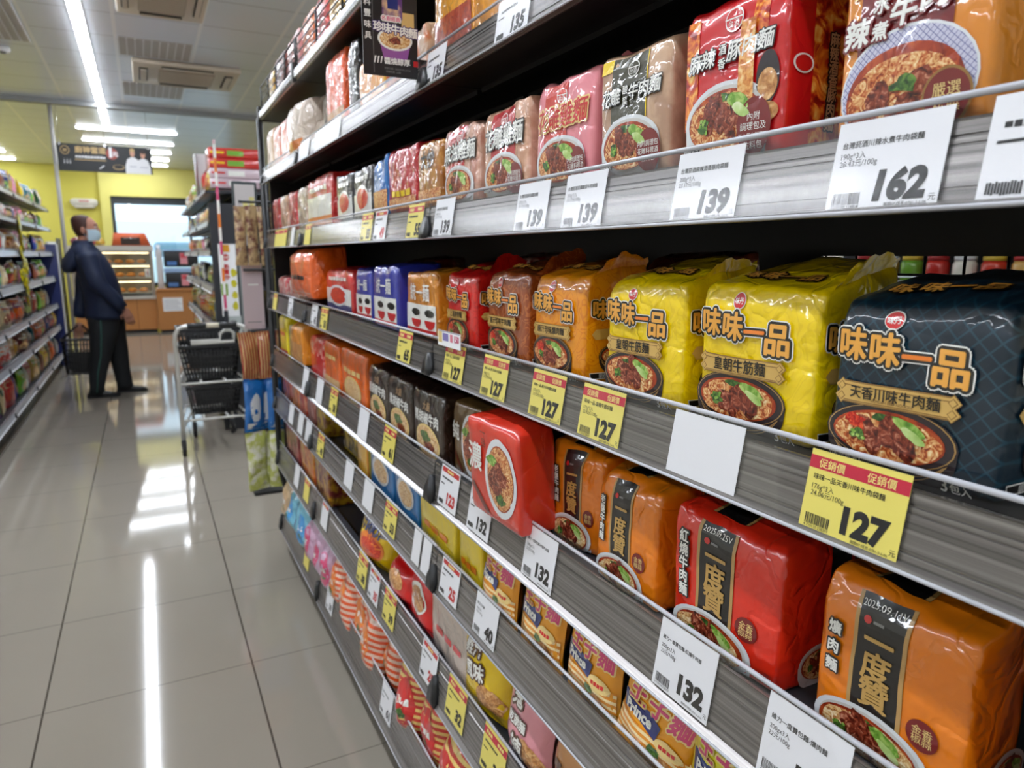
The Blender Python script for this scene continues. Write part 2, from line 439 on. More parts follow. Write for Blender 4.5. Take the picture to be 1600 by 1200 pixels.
# ------------------------------------------------------------------ room shell
XL, XR, YN, YF = -4.6, 4.4, -4.0, 16.5
YEL = mat('yellow_wall_paint', (212,202,88), 0.6, vary=0.03, bscale=1.5)
YEL2 = mat('pale_yellow_wall_paint', (222,213,118), 0.6)
CREAM = mat('cream_wall_paint', (226,222,206), 0.6)
b = MB(); b.box(XL, YN, -0.1, XR, YF, 0, M_FLOOR); struct('floor', b)
b = MB(); b.box(XL, YN, CEIL, XR, YF, CEIL+0.1, M_CEIL); struct('ceiling', b)
b = MB(); b.box(XL-0.1, YN, 0, XL, YF+0.1, CEIL, CREAM); struct('wall_left', b)
b = MB(); b.box(XR, YN, 0, XR+0.1, YF+0.1, CEIL, CREAM); struct('wall_right', b)
b = MB(); b.box(XL, YN-0.1, 0, XR, YN, CEIL, CREAM); struct('wall_near', b)
WX0, WX1, WZ0, WZ1 = -0.47, 1.9, 0.75, 2.52
b = MB()
b.box(XL, YF, 0, WX0, YF+0.12, CEIL, YEL); b.box(WX1, YF, 0, XR, YF+0.12, CEIL, YEL)
b.box(WX0, YF, 0, WX1, YF+0.12, WZ0, YEL); b.box(WX0, YF, WZ1, WX1, YF+0.12, CEIL, YEL); struct('wall_far', b)
b = MB(); b.box(-0.64, YF-0.14, 0, WX0, YF, CEIL, YEL2); b.box(WX0, YF-0.14, WZ1, 1.95, YF, CEIL, YEL2); struct('trim_1', b)
o = bpy.data.objects.new('window_1', None); COL.objects.link(o); o['kind'] = 'structure'
ALU = mat('dark_window_frame', (48,54,58), 0.4)
b = MB()
b.box(WX0, YF-0.05, WZ1-0.14, WX1, YF+0.1, WZ1, ALU); b.box(WX0, YF-0.05, WZ0, WX0+0.06, YF+0.1, WZ1-0.14, ALU); b.box(WX1-0.06, YF-0.05, WZ0, WX1, YF+0.1, WZ1-0.14, ALU)
b.box(WX0, YF-0.05, WZ0, WX1, YF+0.1, WZ0+0.06, ALU); b.box(0.92, YF-0.03, WZ0, 0.97, YF+0.08, WZ1-0.14, ALU)
obj('window_frame', b, o)
b = MB(); b.box(WX0+0.06, YF+0.03, WZ0+0.06, WX1-0.06, YF+0.036, WZ1-0.14, M_GLASS); obj('window_pane', b, o)
b = MB(); b.box(XL, 9.74, CEIL-0.05, XR, 9.86, CEIL-0.001, mat('grey_ceiling_trim', (150,152,152), 0.5)); struct('trim_2', b)
# outside: a pale street with a building front, wires and a parked van
b = MB(); b.box(-14, YF+0.2, -0.3, 16, 40, -0.15, mat('asphalt_outside', (200,202,204), 0.8)); struct('ground_outside', b)
b = MB(); OUTW = mat('pale_building_outside', (240,244,246), 0.7); OUTB = mat('pale_blue_shutter_outside', (214,226,236), 0.6)
b.box(-10, 30, -0.15, 14, 32, 2.6, OUTW)
tag(obj('building', b, None), 'pale building front across the street seen through the far window', 'building')
b = MB()
for k in range(4): b.tube([(-10, 27+k, 3.9+0.30*k), (2, 27+k, 3.6+0.32*k), (14, 27+k, 4.0+0.30*k)], 0.035, M_DARKGREY, 6)
tag(obj('overhead_cable', b, None), 'overhead cables strung across the bright sky outside the window', 'cable')
b = MB(); b.box(0.1, 21.0, 0.35, 2.2, 23.5, 1.32, OUTB, 0.12); b.box(0.3, 21.3, 1.25, 2.0, 23.3, 1.72, mat('van_glass', (120,150,170), 0.1), 0.1)
v = thing('van', 'white van parked outside the far window', 'van', (1.15, 22.2, -0.15))
obj('body', b, v, (1.15, 22.2, -0.15))
for yy in (21.5, 23.0):
    for xx in (0.18, 2.12):
        b = MB(); b.tube([(xx-0.08, yy, 0.18), (xx+0.08, yy, 0.18)], 0.33, M_RUBBER, 16); obj('wheel', b, v, (1.15, 22.2, -0.15))

# ------------------------------------------------------------------ ceiling lights
def led(x0, y0, x1, y1, label, group):
    t = thing('ceiling_light', label, 'light', ((x0+x1)/2, (y0+y1)/2, CEIL), 0, group)
    b = MB(); b.box(x0-0.012, y0-0.012, CEIL-0.008, x1+0.012, y1+0.012, CEIL-0.001, M_WHITE); obj('housing', b, t, t.location)
    b = MB(); b.box(x0, y0, CEIL-0.016, x1, y1, CEIL-0.008, M_EMIT); obj('diffuser', b, t, t.location)
for k, (y0, y1) in enumerate([(-3.2, -0.6), (-0.58, 2.2), (2.22, 5.2), (5.22, 8.2), (8.22, 11.2)]):
    led(-0.315, y0, -0.245, y1, ['linear strip light behind the camera above the main aisle', 'linear strip light over the near end of the main aisle',
        'linear strip light in the main aisle, third of the line', 'linear strip light left of the ceiling air conditioner', 'far end piece of the main aisle strip light by the cross rows'][k], 'main aisle strip lights')
for k, y in enumerate([11.65, 12.8, 13.85, 14.85, 15.8]):
    led(-0.65, y-0.035, -0.05, y+0.035, ORD[k] + ' cross strip light past the aisle end, left half of its row', 'cross strip lights by the far wall')
    led(-0.03, y-0.035, 0.58, y+0.035, ORD[k] + ' cross strip light past the aisle end, right half of its row', 'cross strip lights by the far wall')
for k, (y0, y1) in enumerate([(-3, 1.2), (1.3, 5.6), (5.7, 10)]):  # unseen strips over the side aisles, added to fill the room with light
    led(2.2, y0, 2.27, y1, 'added unseen strip light over the aisle behind the noodle shelves, ' + ['near', 'middle', 'far'][k] + ' piece', 'added side aisle fill lights')
    led(-2.9, y0, -2.83, y1, 'added unseen strip light over the aisle left of the snack shelves, ' + ['near', 'middle', 'far'][k] + ' piece', 'added side aisle fill lights')
for k, y in enumerate([13.6, 14.8, 15.9]):
    led(-3.4, y-0.04, -1.9, y+0.04, ORD[k] + ' strip light in the far left corner above the snack shelves', 'far left strip lights')

# ------------------------------------------------------------------ ceiling air conditioning
IV = mat('ivory_plastic', (212,200,182), 0.45); IVD = mat('ivory_shadow_slot', (40,36,34), 0.7); IVG = mat('ivory_grille', (176,162,142), 0.5)
def cassette(x0, y0, x1, y1, label):
    t = thing('air_conditioner', label, 'air conditioner', ((x0+x1)/2, (y0+y1)/2, CEIL), 0, 'ceiling air conditioners'); L = t.location
    b = MB(); b.box(x0, y0, CEIL-0.045, x1, y1, CEIL-0.001, IV, 0.015); obj('body', b, t, L)
    w, d = x1-x0, y1-y0
    b = MB(); b.box(x0+0.24*w, y0+0.2*d, CEIL-0.058, x0+0.76*w, y0+0.8*d, CEIL-0.045, IVG)
    for k in range(9): b.box(x0+0.25*w, y0+(0.24+0.06*k)*d, CEIL-0.062, x0+0.75*w, y0+(0.255+0.06*k)*d, CEIL-0.058, IV)
    obj('intake_grille', b, t, L)
    for sx0, sx1, sy0, sy1 in ((0.06,0.14,0.2,0.8), (0.86,0.94,0.2,0.8), (0.26,0.74,0.06,0.13), (0.26,0.74,0.87,0.94)):
        b = MB(); b.box(x0+sx0*w, y0+sy0*d, CEIL-0.050, x0+sx1*w, y0+sy1*d, CEIL-0.0445, IVD); obj('outlet_slot', b, t, L)
        b = MB(); b.box(x0+(sx0+0.012)*w, y0+(sy0+0.014)*d, CEIL-0.062, x0+(sx1-0.012)*w, y0+(sy1-0.014)*d, CEIL-0.056, IV); obj('louvre', b, t, L)
cassette(0.06, 7.42, 0.97, 8.28, 'ivory ceiling air conditioner cassette right of the long strip light, between slatted vents')
cassette(-0.02, 5.22, 0.54, 6.02, 'nearer ivory ceiling cassette at the top edge with black grille slots')
def vent(x0, y0, x1, y1, label):
    t = thing('ceiling_vent', label, 'vent', ((x0+x1)/2, (y0+y1)/2, CEIL), 0, 'slatted ceiling vents'); L = t.location
    b = MB(); b.box(x0, y0, CEIL-0.006, x1, y1, CEIL-0.001, mat('vent_backing', (196,194,190), 0.5)); obj('backing', b, t, L)
    b = MB()
    n = 9
    for k in range(n+1): b.box(x0+(x1-x0)*k/n-0.005, y0, CEIL-0.014, x0+(x1-x0)*k/n+0.005, y1, CEIL-0.006, M_WHITE)
    obj('slats', b, t, L)
vent(-0.03, 6.80, 0.52, 7.36, 'slatted ceiling vent between the two air conditioner cassettes')
vent(-0.03, 8.45, 0.53, 9.12, 'slatted ceiling vent beyond the far air conditioner cassette')
vent(-1.20, 6.2, -0.67, 7.3, 'slatted ceiling vent at the left edge beside the long strip light')
b = MB(); b.lathe([(0.001,0),(0.05,0),(0.055,0.02),(0.05,0.035),(0.001,0.036)], M_WHITE, -0.90, 7.6, CEIL-0.037, 20)
t = thing('smoke_detector', 'small round white smoke detector on the ceiling left of the strip light', 'smoke detector', (-0.90, 7.6, CEIL-0.037))
obj('body', b, t, t.location)
b = MB(); b.lathe([(0.001,0),(0.02,0),(0.025,0.012),(0.001,0.013)], mat('detector_grey', (120,120,120), 0.5), -0.90, 7.6, CEIL-0.05, 14); obj('sensor', b, t, t.location)

# ------------------------------------------------------------------ shelving
X0 = 0.490
TIERS = [('T1',1.725,1.660), ('T2',1.468,1.395), ('T3',1.211,1.137), ('T4',0.972,0.880), ('T5',0.779,0.690), ('T6',0.537,0.430), ('T7',0.240,0.118)]
TOP = {t: z for t, z, _ in TIERS}
DECK = {'T1':1.695, 'T2':1.450, 'T3':1.196, 'T4':0.938, 'T5':0.748, 'T6':0.503, 'T7':0.160, 'T0':1.945}
LEAN = 0.012/0.070
DEEP = 0.42
def shelf_unit(X, sgn, y0, y1, tiers, label, basket=None, mesh_gap=None, clip=True, base=True, kick=0.035, deep=DEEP, top=2.02, blank_tiers=()):
    """sgn = +1: shelves run to +X and face -X; sgn = -1 mirrored"""
    t = thing('shelving_unit', label, 'shelf', (X + sgn*deep/2, (y0+y1)/2, 0)); L = t.location
    def bx(b, a0, ya, z0, a1, yb, z1, m, bev=0):     # a = depth behind the rail front
        xa, xb = sorted((X + sgn*a0, X + sgn*a1)); b.box(xa, ya, z0, xb, yb, z1, m, bev)
    b = MB()
    for yy in (y0, y1-0.03): bx(b, deep, yy, 0, deep+0.04, yy+0.03, top, M_BLACK)
    obj('upright', b, t, L)
    b = MB()
    if mesh_gap:
        bx(b, deep-0.006, y0, 0.12, deep, y1, mesh_gap[0], M_BLACK); bx(b, deep-0.006, y0, mesh_gap[1], deep, y1, top, M_BLACK)
        bx(b, deep-0.006, y0+0.72, mesh_gap[0], deep, y1, mesh_gap[1], M_BLACK)
        obj('back_panel', b, t, L)
        b = MB(); yy = y0
        while yy < y0+0.72:
            x = X+sgn*(deep-0.02); b.tube([(x, yy, mesh_gap[0]), (x, yy, mesh_gap[1])], 0.0018, M_BLACK, 6); yy += 0.05
        zz = mesh_gap[0]
        while zz < mesh_gap[1]:
            x = X+sgn*(deep-0.017); b.tube([(x, y0, zz), (x, y0+0.72, zz)], 0.0018, M_BLACK, 6); zz += 0.05
        obj('back_mesh', b, t, L)
    else:
        bx(b, deep-0.006, y0, 0.12, deep, y1, top, M_BLACK); obj('back_panel', b, t, L)
    if base:
        b = MB(); bx(b, kick, y0, 0, deep, y1, 0.115, M_BLACK); obj('plinth', b, t, L)
    for nm, zt, zb in tiers:
        dk = DECK[nm] if (nm in DECK and sgn > 0 and X == X0) else zt-0.028
        b = MB()
        bx(b, 0.004, y0+0.002, dk-0.022, deep-0.008, y1-0.002, dk, M_BLACK if nm in ('T0','T1','T2','T3') else M_DARKGREY)
        for q in (0.10, 0.20, 0.30): bx(b, q, y0+0.01, dk-0.030, q+0.02, y1-0.01, dk-0.022, M_BLACK)
        sh = obj('shelf', b, t, L)
        h = zt - zb
        prof = [(0.000, -0.014), (-0.004, -0.014)]
        for fz, dz in ((0.0, 0), (0.16, 0), (0.17, .0018), (0.20, .0018), (0.21, 0), (0.27, 0), (0.28, .0014), (0.30, .0014), (0.31, 0), (0.55, 0), (0.80, 0), (0.81, .0016), (0.84, .0016), (0.85, 0), (0.95, 0)):
            z = -0.016 - (h-0.020)*fz; prof.append((z*LEAN + dz, z))
        prof += [(-h*LEAN-0.006, -h+0.003), (-h*LEAN-0.006, -h), (-h*LEAN+0.004, -h-0.001), (0.004, -h+0.004)]
        b = MB(); vs = []; 
        for yy in (y0+0.003, y1-0.003): vs += [(X + sgn*a, yy, zt+z) for a, z in prof]
        m_ = len(prof); fs = [(k, k+1, m_+k+1, m_+k) for k in range(m_-1)]
        if sgn < 0: fs = [tuple(reversed(f)) for f in fs]
        b.add(vs, fs, M_RAIL if X == X0 else M_RAIL_PALE, False); obj('price_rail', b, sh, L)
        b = MB()                                   # clear cover with its thick top lip
        for yy0, yy1 in ((y0+0.003, y1-0.003),):
            b.tube([(X - sgn*0.003, yy0, zt), (X - sgn*0.003, yy1, zt)], 0.0026, M_LIP, 8)
            b.tube([(X - sgn*(h*LEAN+0.006), yy0, zt-h+0.001), (X - sgn*(h*LEAN+0.006), yy1, zt-h+0.001)], 0.0018, M_LIP, 8)
            a = [(X - sgn*0.0045, yy0, zt), (X - sgn*0.0045, yy1, zt), (X - sgn*(0.0055+h*LEAN), yy1, zt-h), (X - sgn*(0.0055+h*LEAN), yy0, zt-h)]
            b.add(a, [(0,1,2,3) if sgn < 0 else (3,2,1,0)], M_CLEAR, False)
        obj('clear_cover', b, sh, L)
        if clip:
            b = MB(); zc = zt - h*0.42
            rings = []
            for k in range(5):
                q = k/4; z = zc - q*(h*0.56); w = 0.006 + 0.016*smooth(0, 0.6, q); f = X - sgn*(0.010 + (zt-z)*LEAN)
                rings.append([(f, y1-0.002-w, z), (f, y1-0.002+w, z), (f+sgn*0.012, y1-0.002+w*0.8, z), (f+sgn*0.012, y1-0.002-w*0.8, z)])
            b.loft(rings, M_PLASTIC_BLACK); obj('end_clip', b, sh, L)
    if basket:
        zb_ = basket
        b = MB(); dk = zb_
        bx(b, 0.0, y0+0.002, dk-0.022, deep-0.008, y1-0.002, dk, M_BLACK); sh = obj('shelf', b, t, L)
        b = MB(); bx(b, -0.012, y0+0.003, dk-0.024, 0.006, y1-0.003, dk+0.008, M_CHROME, 0.008); obj('front_edge', b, sh, L)
        b = MB(); xw = X + sgn*0.004
        for z in (0.03, 0.055, 0.08, 0.105): b.tube([(xw, y0+0.01, dk+z), (xw, y1-0.01, dk+z)], 0.002 if z < 0.1 else 0.003, M_BLACK, 6)
        for q in range(5): yy = y0+0.012+(y1-y0-0.024)*q/4; b.tube([(xw, yy, dk), (xw, yy, dk+0.105)], 0.0035, M_BLACK, 6)
        obj('wire_guard', b, sh, L)
        b = MB(); b.box(X-0.014 if sgn > 0 else X, y1-0.02, dk-0.03, X if sgn > 0 else X+0.014, y1+0.01, dk+0.03, M_PLASTIC_BLACK, 0.004); obj('end_clip', b, sh, L)
    return t
def end_board(t, X, sgn, y, z1, deep):
    b = MB(); x0_, x1_ = sorted((X+sgn*0.02, X+sgn*(deep+0.04))); b.box(x0_, y, 0.0, x1_, y+0.012, z1, M_BLACK); obj('end_board', b, t, t.location)
YB = [0.02, 1.275, 2.475, 3.24]
shelf_unit(X0, 1, YB[0], YB[1], TIERS, 'nearest black shelving bay of the noodle gondola, running off the right edge', basket=DECK['T0'], mesh_gap=(1.19, 1.364))
shelf_unit(X0, 1, YB[1], YB[2], TIERS, 'middle black shelving bay of the noodle gondola', basket=DECK['T0'])
far_bay = shelf_unit(X0, 1, YB[2], YB[3], TIERS, 'far black shelving bay at the end of the noodle gondola', basket=DECK['T0'])
end_board(far_bay, X0, 1, 3.242, 1.70, DEEP)
LT = [('A',1.93,1.875), ('B',1.70,1.645), ('Cc',1.42,1.355), ('D',1.13,1.055), ('Ee',0.80,0.735), ('F',0.54,0.47), ('G',0.19,0.125)]
for k in range(4):
    shelf_unit(-0.98, -1, 5.2+1.285*k, 5.2+1.285*(k+1), LT, 'black shelving bay of the left snack gondola, ' + ['nearest', 'second nearest', 'third', 'farthest'][k] + ' one along the aisle', top=2.0)
GT = [('A',1.88,1.83), ('B',1.64,1.58), ('Cc',1.42,1.36), ('D',1.14,1.07), ('Ee',0.82,0.75), ('F',0.5,0.43), ('G',0.19,0.125)]
for k in range(3):
    shelf_unit(0.47, 1, 5.95+1.2*k, 5.95+1.2*(k+1), GT, 'black shelving bay of the far right gondola behind the cart, ' + ['nearest', 'middle', 'farthest'][k] + ' one', top=1.95)
# the next aisle seen through the wire back: a shelf of jars
t = shelf_unit(2.55, 1, 0.7, 2.3, [('A',1.285,1.215), ('B',1.62,1.55), ('Cc',0.9,0.83)], 'shelving bay of the next aisle seen through the wire back', top=1.9)
for k in range(9):
    y = 1.14 + 0.10*k; col = [(60,120,60),(220,190,130),(214,170,96),(200,60,40),(230,226,210),(190,50,40),(110,160,50),(200,150,60),(90,60,50)][k]
    t = thing('jar', ['dark green', 'pale cream', 'honey coloured', 'red', 'white', 'brick red', 'bright green', 'amber', 'brown'][k] + ' jar on the next aisle shelf, seen through the wire back', 'jar', (2.64, y, 1.258), 0, 'jars on the next aisle shelf')
    b = MB(); b.lathe([(0.001,0),(0.036,0),(0.04,0.01),(0.04,0.075),(0.034,0.088),(0.001,0.089)], mat('jar_%d' % k, col, 0.2), n=16); obj('body', b, t)
    b = MB(); b.lathe([(0.001,0),(0.036,0),(0.036,0.016),(0.001,0.017)], mat('jar_lid_%d' % (k % 3), [(210,180,60),(220,220,220),(170,40,40)][k % 3], 0.3), cz=0.089, n=16); obj('lid', b, t)
# ------------------------------------------------------------------ noodle packs
class Form:
    """a filled film bag: W wide, D deep, H tall, front on -Y, base at z = 0"""
    def __init__(s, W, D, H, bulge=0.003, roof=0.05, amp=1.0, seed=0.0, r=0.0065, rise=0.012):
        s.rise = rise; s.W, s.D, s.H, s.b, s.roof, s.amp, s.seed, s.r = W, D, H, bulge, roof, amp, seed, r
    def deform(s, p):
        u, v, t = 2*p[0]/s.W, 2*p[1]/s.D, p[2]/s.H
        x, y, z = p
        fz = max(0, 1-(2*t-1)**2); fx = max(0, 1-u*u); fy = max(0, 1-v*v)
        y += math.copysign(s.b*fx*fz*abs(v)**3, v)
        x += math.copysign(0.6*s.b*fy*fz*abs(u)**3, u)
        if t > 0.80:
            k = (t-0.80)/0.20
            if v < 0: y += s.roof*s.D*k*k*min(1, -v*1.2)
            x *= 1 - 0.025*k*k
            z += s.rise*k*(v+1)/2*(1 - 0.25*u*u)
        if t < 0.08: y *= 1 - 0.08*(1-t/0.08)
        q = Vector((x*13+s.seed, y*13, z*13+s.seed*0.37)); n = noise.noise_vector(q)
        q2 = Vector((x*37-s.seed, y*37, z*37)); n2 = noise.noise_vector(q2)
        a = s.amp*(0.0016 + 0.0032*smooth(0.80, 1.0, t) + 0.001*smooth(0.12, 0, t)); a2 = s.amp*(0.0005 + 0.0026*smooth(0.82, 0.97, t))
        return Vector((x + n.x*a + n2.x*a2, y + n.y*a + n2.y*a2, max(0.0, z + (n.z*a + n2.z*a2)*min(1, t*6))))
    def mesh(s, m):
        step = max(0.006, s.W/16)
        vs, fs = rbox(s.W, s.D, s.H, s.r, step, 3, lambda p: s.deform((p.x, p.y, p.z + s.H/2)))
        b = MB(); b.add(vs, fs, m); return b
    def front(s, x, z, off): p = s.deform((x, -s.D/2, z)); return (p.x, p.y-off, p.z)
    def side(s, y, z, off): p = s.deform((s.W/2, y, z)); return (p.x+off, p.y, p.z)
    def topf(s, x, y, off): p = s.deform((x, y, s.H)); return (p.x, p.y, p.z+off)
    def flap(s, m, side=1, hmax=0.032, up=1.0):
        b = MB(); se = s.seed
        def fn(u, v):
            y = -s.D/2*0.8 + s.D*0.9*u
            p = s.deform((side*s.W/2*0.93, y, s.H*0.985))
            h = hmax*(0.12 + 1.0*math.sin(math.pi*min(1, u*0.80+0.05))**1.2 + 0.25*noise.noise(Vector((u*4+se, se, 0))))
            n = noise.noise_vector(Vector((u*6+se, v*3, se)))
            return (p.x + side*(0.30*h*v) + n.x*0.005*v, p.y + n.y*0.004*v, p.z - 0.004 + up*h*v*0.95 + 0.002*math.sin(u*26)*v)
        b.grid(fn, 12, 5, m); return b

class Pillow:
    """a flat bag with crimped seals at both ends"""
    def __init__(s, W, T, H, seed=0.0, amp=1.0, seal=0.014):
        s.W, s.T, s.H, s.seed, s.amp, s.seal, s.D = W, T, H, seed, amp, seal, T
    def half(s, x, z):
        u = 2*x/s.W; t = (z-s.seal)/(s.H-2*s.seal)
        if t <= 0 or t >= 1: return 0.0012 + 0.0006*math.sin(x*900)
        e = max(0.0, 1-abs(2*t-1)**3.2)**0.62; f = max(0.0, 1-abs(u)**2.6)**0.6
        return 0.0012 + s.T/2*e*f
    def pos(s, x, z, sg):
        h = s.half(x, z); q = noise.noise_vector(Vector((x*16+s.seed, sg*3+s.seed, z*16)))
        q2 = noise.noise_vector(Vector((x*45, s.seed, z*45)))
        t = z/s.H; nar = 1 - 0.06*math.sin(math.pi*t)*min(1, s.T/s.W*3)
        bend = 0.006*s.amp*noise.noise(Vector((z*9, s.seed, x*4)))
        return Vector((x*nar + q.x*0.002*s.amp, sg*h + bend + (q.y*0.006 + q2.y*0.002)*s.amp*min(1, h/0.01), z + q.z*0.003*s.amp*min(1, t*8)))
    def mesh(s, m):
        b = MB(); nu, nv = 16, 22
        b.grid(lambda u, v: s.pos((u-0.5)*s.W, v*s.H, -1), nu, nv, m)
        b.grid(lambda u, v: s.pos((0.5-u)*s.W, v*s.H, 1), nu, nv, m)
        return b
    def front(s, x, z, off): p = s.pos(x, z, -1); return (p.x, p.y-off, p.z)

def bowl(a, cx, cz, rx, rz, kind='dark', noodle=None, leaf=True, chili=True, seed=1, tall=True, part='bowl_picture'):
    nd = noodle or NOODLE
    rim = {'dark': INK['bowldark'], 'white': INK['bowlwhite']}[kind]; line = INK['bowlline'] if kind == 'dark' else INK['red']
    if tall:
        pts = [(cx - rx*math.cos(math.pi*k/12)*(1 - 0.0), cz - (rz*1.75)*math.sin(math.pi*k/12)**0.8) for k in range(13)]
        a.poly(part, list(reversed(pts)) if False else pts, rim, 1)
        if kind == 'dark':
            for q in (1.18, 1.30):
                p2 = [(cx - rx*0.93*math.cos(math.pi*k/16), cz - rz*q*math.sin(math.pi*k/16)) for k in range(17)]
                pp = p2 + [(x, z-0.0011) for x, z in reversed(p2)]
                n = len(p2); a.put(part, pp, [(i, 2*n-1-i, 2*n-2-i, i+1) for i in range(n-1)], line, 2)
    a.ellipse(part, cx, cz, rx, rz, rim, 3)
    if kind == 'dark': a.ellipse(part, cx, cz, rx*0.975, rz*0.965, line, 4); a.ellipse(part, cx, cz, rx*0.955, rz*0.94, rim, 5)
    else: a.ellipse(part, cx, cz, rx*0.90, rz*0.88, mat('bowl_inner_grey', (206,204,200), 0.4, coat=0.4), 4)
    a.ellipse(part, cx-0.02*rx, cz-0.02*rz, rx*0.86, rz*0.80, SOUP, 6)
    a.ellipse(part, cx-0.03*rx, cz-0.05*rz, rx*0.81, rz*0.73, nd, 7, wob=0.12, seed=seed)
    rr = random.Random(seed)
    for k in range(5):
        a.ellipse(part, cx + rx*(-0.30+0.14*k+rr.uniform(-.05,.05)), cz + rz*(0.06+rr.uniform(-.28,.28)), rx*rr.uniform(.12,.17), rz*rr.uniform(.40,.62), MEAT, 8+k*.3, n=16, wob=0.35, seed=seed+k*3.1, rot=rr.uniform(-.2, .7))
    if leaf:
        a.ellipse(part, cx+rx*0.33, cz+rz*0.40, rx*0.26, rz*0.20, LEAF, 10, n=16, wob=0.25, seed=seed+5, rot=-.35); a.ellipse(part, cx+rx*0.40, cz+rz*0.16, rx*0.20, rz*0.15, printed('stalk_picture', [(150,190,90),(196,222,140),(226,238,190)], 60, .5), 10.5, n=16, wob=0.2, seed=seed+7, rot=-.5)
        a.ellipse(part, cx-rx*0.02, cz+rz*0.56, rx*0.24, rz*0.13, DARKLEAF, 7.5, n=14, wob=0.5, seed=seed+4); a.ellipse(part, cx-rx*0.46, cz-rz*0.10, rx*0.13, rz*0.20, DARKLEAF, 10, n=14, wob=0.7, seed=seed+6)
        for k in range(5): a.ellipse(part, cx-rx*(0.46+rr.uniform(-.1,.1)), cz-rz*(0.08+rr.uniform(-.2,.2)), rx*.035, rz*.06, LEAF, 10.5, n=8)
    if chili: a.ellipse(part, cx-rx*0.50, cz+rz*0.30, rx*0.17, rz*0.24, CHILI, 9.5, n=14, wob=0.6, seed=seed+8)

def bars(a, part, cx, cz, w, h, m, lvl, n=6, seed=0):
    rr = random.Random(seed)
    for i in range(n):
        x0 = cx - w/2 + w*i/n; a.rect(part, x0+w/n*0.08, cz-h/2*rr.uniform(.7,1), x0+w/n*0.88, cz+h/2*rr.uniform(.7,1), m, lvl)

# ---- print designs: each takes the form and paints its front (and right side)
def d_logo(f, root, name_txt, body, bowl_kw=None, side=True, detail=True):
    W_, H_ = f.W, f.H; a = Art(f.front)
    w3 = INK['white']
    ex = -0.13
    a.ellipse('emblem', ex*W_, 0.895*H_, 0.062*W_, 0.055*H_, w3, 2); a.ellipse('emblem', ex*W_, 0.895*H_, 0.056*W_, 0.049*H_, INK['red'], 3)
    a.text('emblem', '味丹', ex*W_, 0.895*H_, 0.045*W_, w3, 4, 0.02)
    ol = [(0.155, w3, 3), (0.115, INK['black'], 2)]
    for ch, x, z, sz in (('味', -0.365, 0.745, 0.200), ('味', -0.155, 0.730, 0.200), ('一', 0.035, 0.700, 0.175), ('品', 0.225, 0.670, 0.215)):
        a.text('brand_lettering', ch, x*W_, z*H_, sz*W_, INK['gold'] if ch != '一' else INK['orange'], 11, 0.035, ol)
    bk = dict(seed=3); bk.update(bowl_kw or {})
    bowl(a, -0.10*W_, 0.235*H_, 0.41*W_, 0.185*H_, 'dark', **bk)
    z0, z1 = 0.395*H_, 0.525*H_; x0, x1 = -0.42*W_, 0.26*W_; s = (z1-z0)/4
    for q in (x0, x1):
        for dz in (1.05, 2.95):
            for r_, m_, l_ in ((1.45*s, INK['goldline'], 10), (1.25*s, INK['plaque'], 11), (0.85*s, INK['goldline'], 12), (0.65*s, INK['plaque'], 13)): a.ellipse('plaque', q, z0+dz*s, r_, r_, m_, l_, n=4)
    a.rect('plaque', x0, z0, x1, z1, INK['goldline'], 10.5, .008); a.rect('plaque', x0+.002*0, z0+.0012, x1, z1-.0012, INK['plaque'], 11.5, .008)
    a.rect('plaque', x0+0.02*W_, z1-0.030*H_, x1-0.02*W_, z1-0.024*H_, INK['goldline'], 12, .008); a.rect('plaque', x0+0.02*W_, z0+0.012*H_, x1-0.02*W_, z0+0.018*H_, INK['goldline'], 12, .008)
    a.text('lettering', name_txt, (x0+x1)/2, (z0+z1)/2+0.008*H_, min(0.095, 0.56/len(name_txt))*W_, INK['black'], 14, 0.015)
    if detail:
        a.text('lettering', 'SICHUAN BEEF NOODLE' if '天香' in name_txt else 'SPECIAL NOODLE', (x0+x1)/2, z0+0.033*H_, 0.024*W_, INK['brown'], 14)
        a.text('pack_count', '3', 0.245*W_, 0.040*H_, 0.10*W_, w3, 10, 0.01); a.text('pack_count', '包入', 0.335*W_, 0.034*H_, 0.06*W_, w3, 10, 0.01)
        a.rect('caption', -0.475*W_, 0.028*H_, -0.265*W_, 0.078*H_, w3, 10); a.rect('caption', -0.468*W_, 0.034*H_, -0.272*W_, 0.072*H_, INK['black'], 11)
        a.text('caption', '調理參考', -0.370*W_, 0.053*H_, 0.046*W_, w3, 12)
    a.emit(root)
    if side:
        a = Art(f.side); D_ = f.D
        for ch, x, z, sz in (('味', -0.24, 0.705, 0.19), ('味', -0.05, 0.69, 0.19), ('一', 0.12, 0.67, 0.17), ('品', 0.28, 0.65, 0.20)):
            a.text('side_print', ch, x*D_*1.2, z*H_, sz*W_, INK['gold'], 11, 0.035, ol)
        a.poly('side_print', [(-0.34*D_, 0.42*H_), (0.4*D_, 0.42*H_), (0.44*D_, 0.47*H_), (0.4*D_, 0.52*H_), (-0.34*D_, 0.52*H_), (-0.40*D_, 0.47*H_)], INK['plaque'], 5)
        bowl(a, 0.06*D_, 0.27*H_, 0.34*D_, 0.12*H_, 'dark', seed=9, part='side_print')
        a.rect('side_print', -0.42*D_, 0.045*H_, 0.1*D_, 0.105*H_, w3, 4); a.rect('side_print', -0.41*D_, 0.052*H_, 0.09*D_, 0.098*H_, INK['black'], 5)
        a.text('side_print', '調理參考', -0.16*D_, 0.075*H_, 0.05*W_, w3, 6)
        a.emit(root)
    a = Art(f.topf)
    for ch, x in (('味', -0.28), ('味', -0.10), ('一', 0.06), ('品', 0.22)):
        a.text('top_print', ch, x*W_, -0.14*f.D, 0.16*W_, INK['gold'], 6, 0.03, [(0.13, INK['black'], 2)])
    a.emit(root)

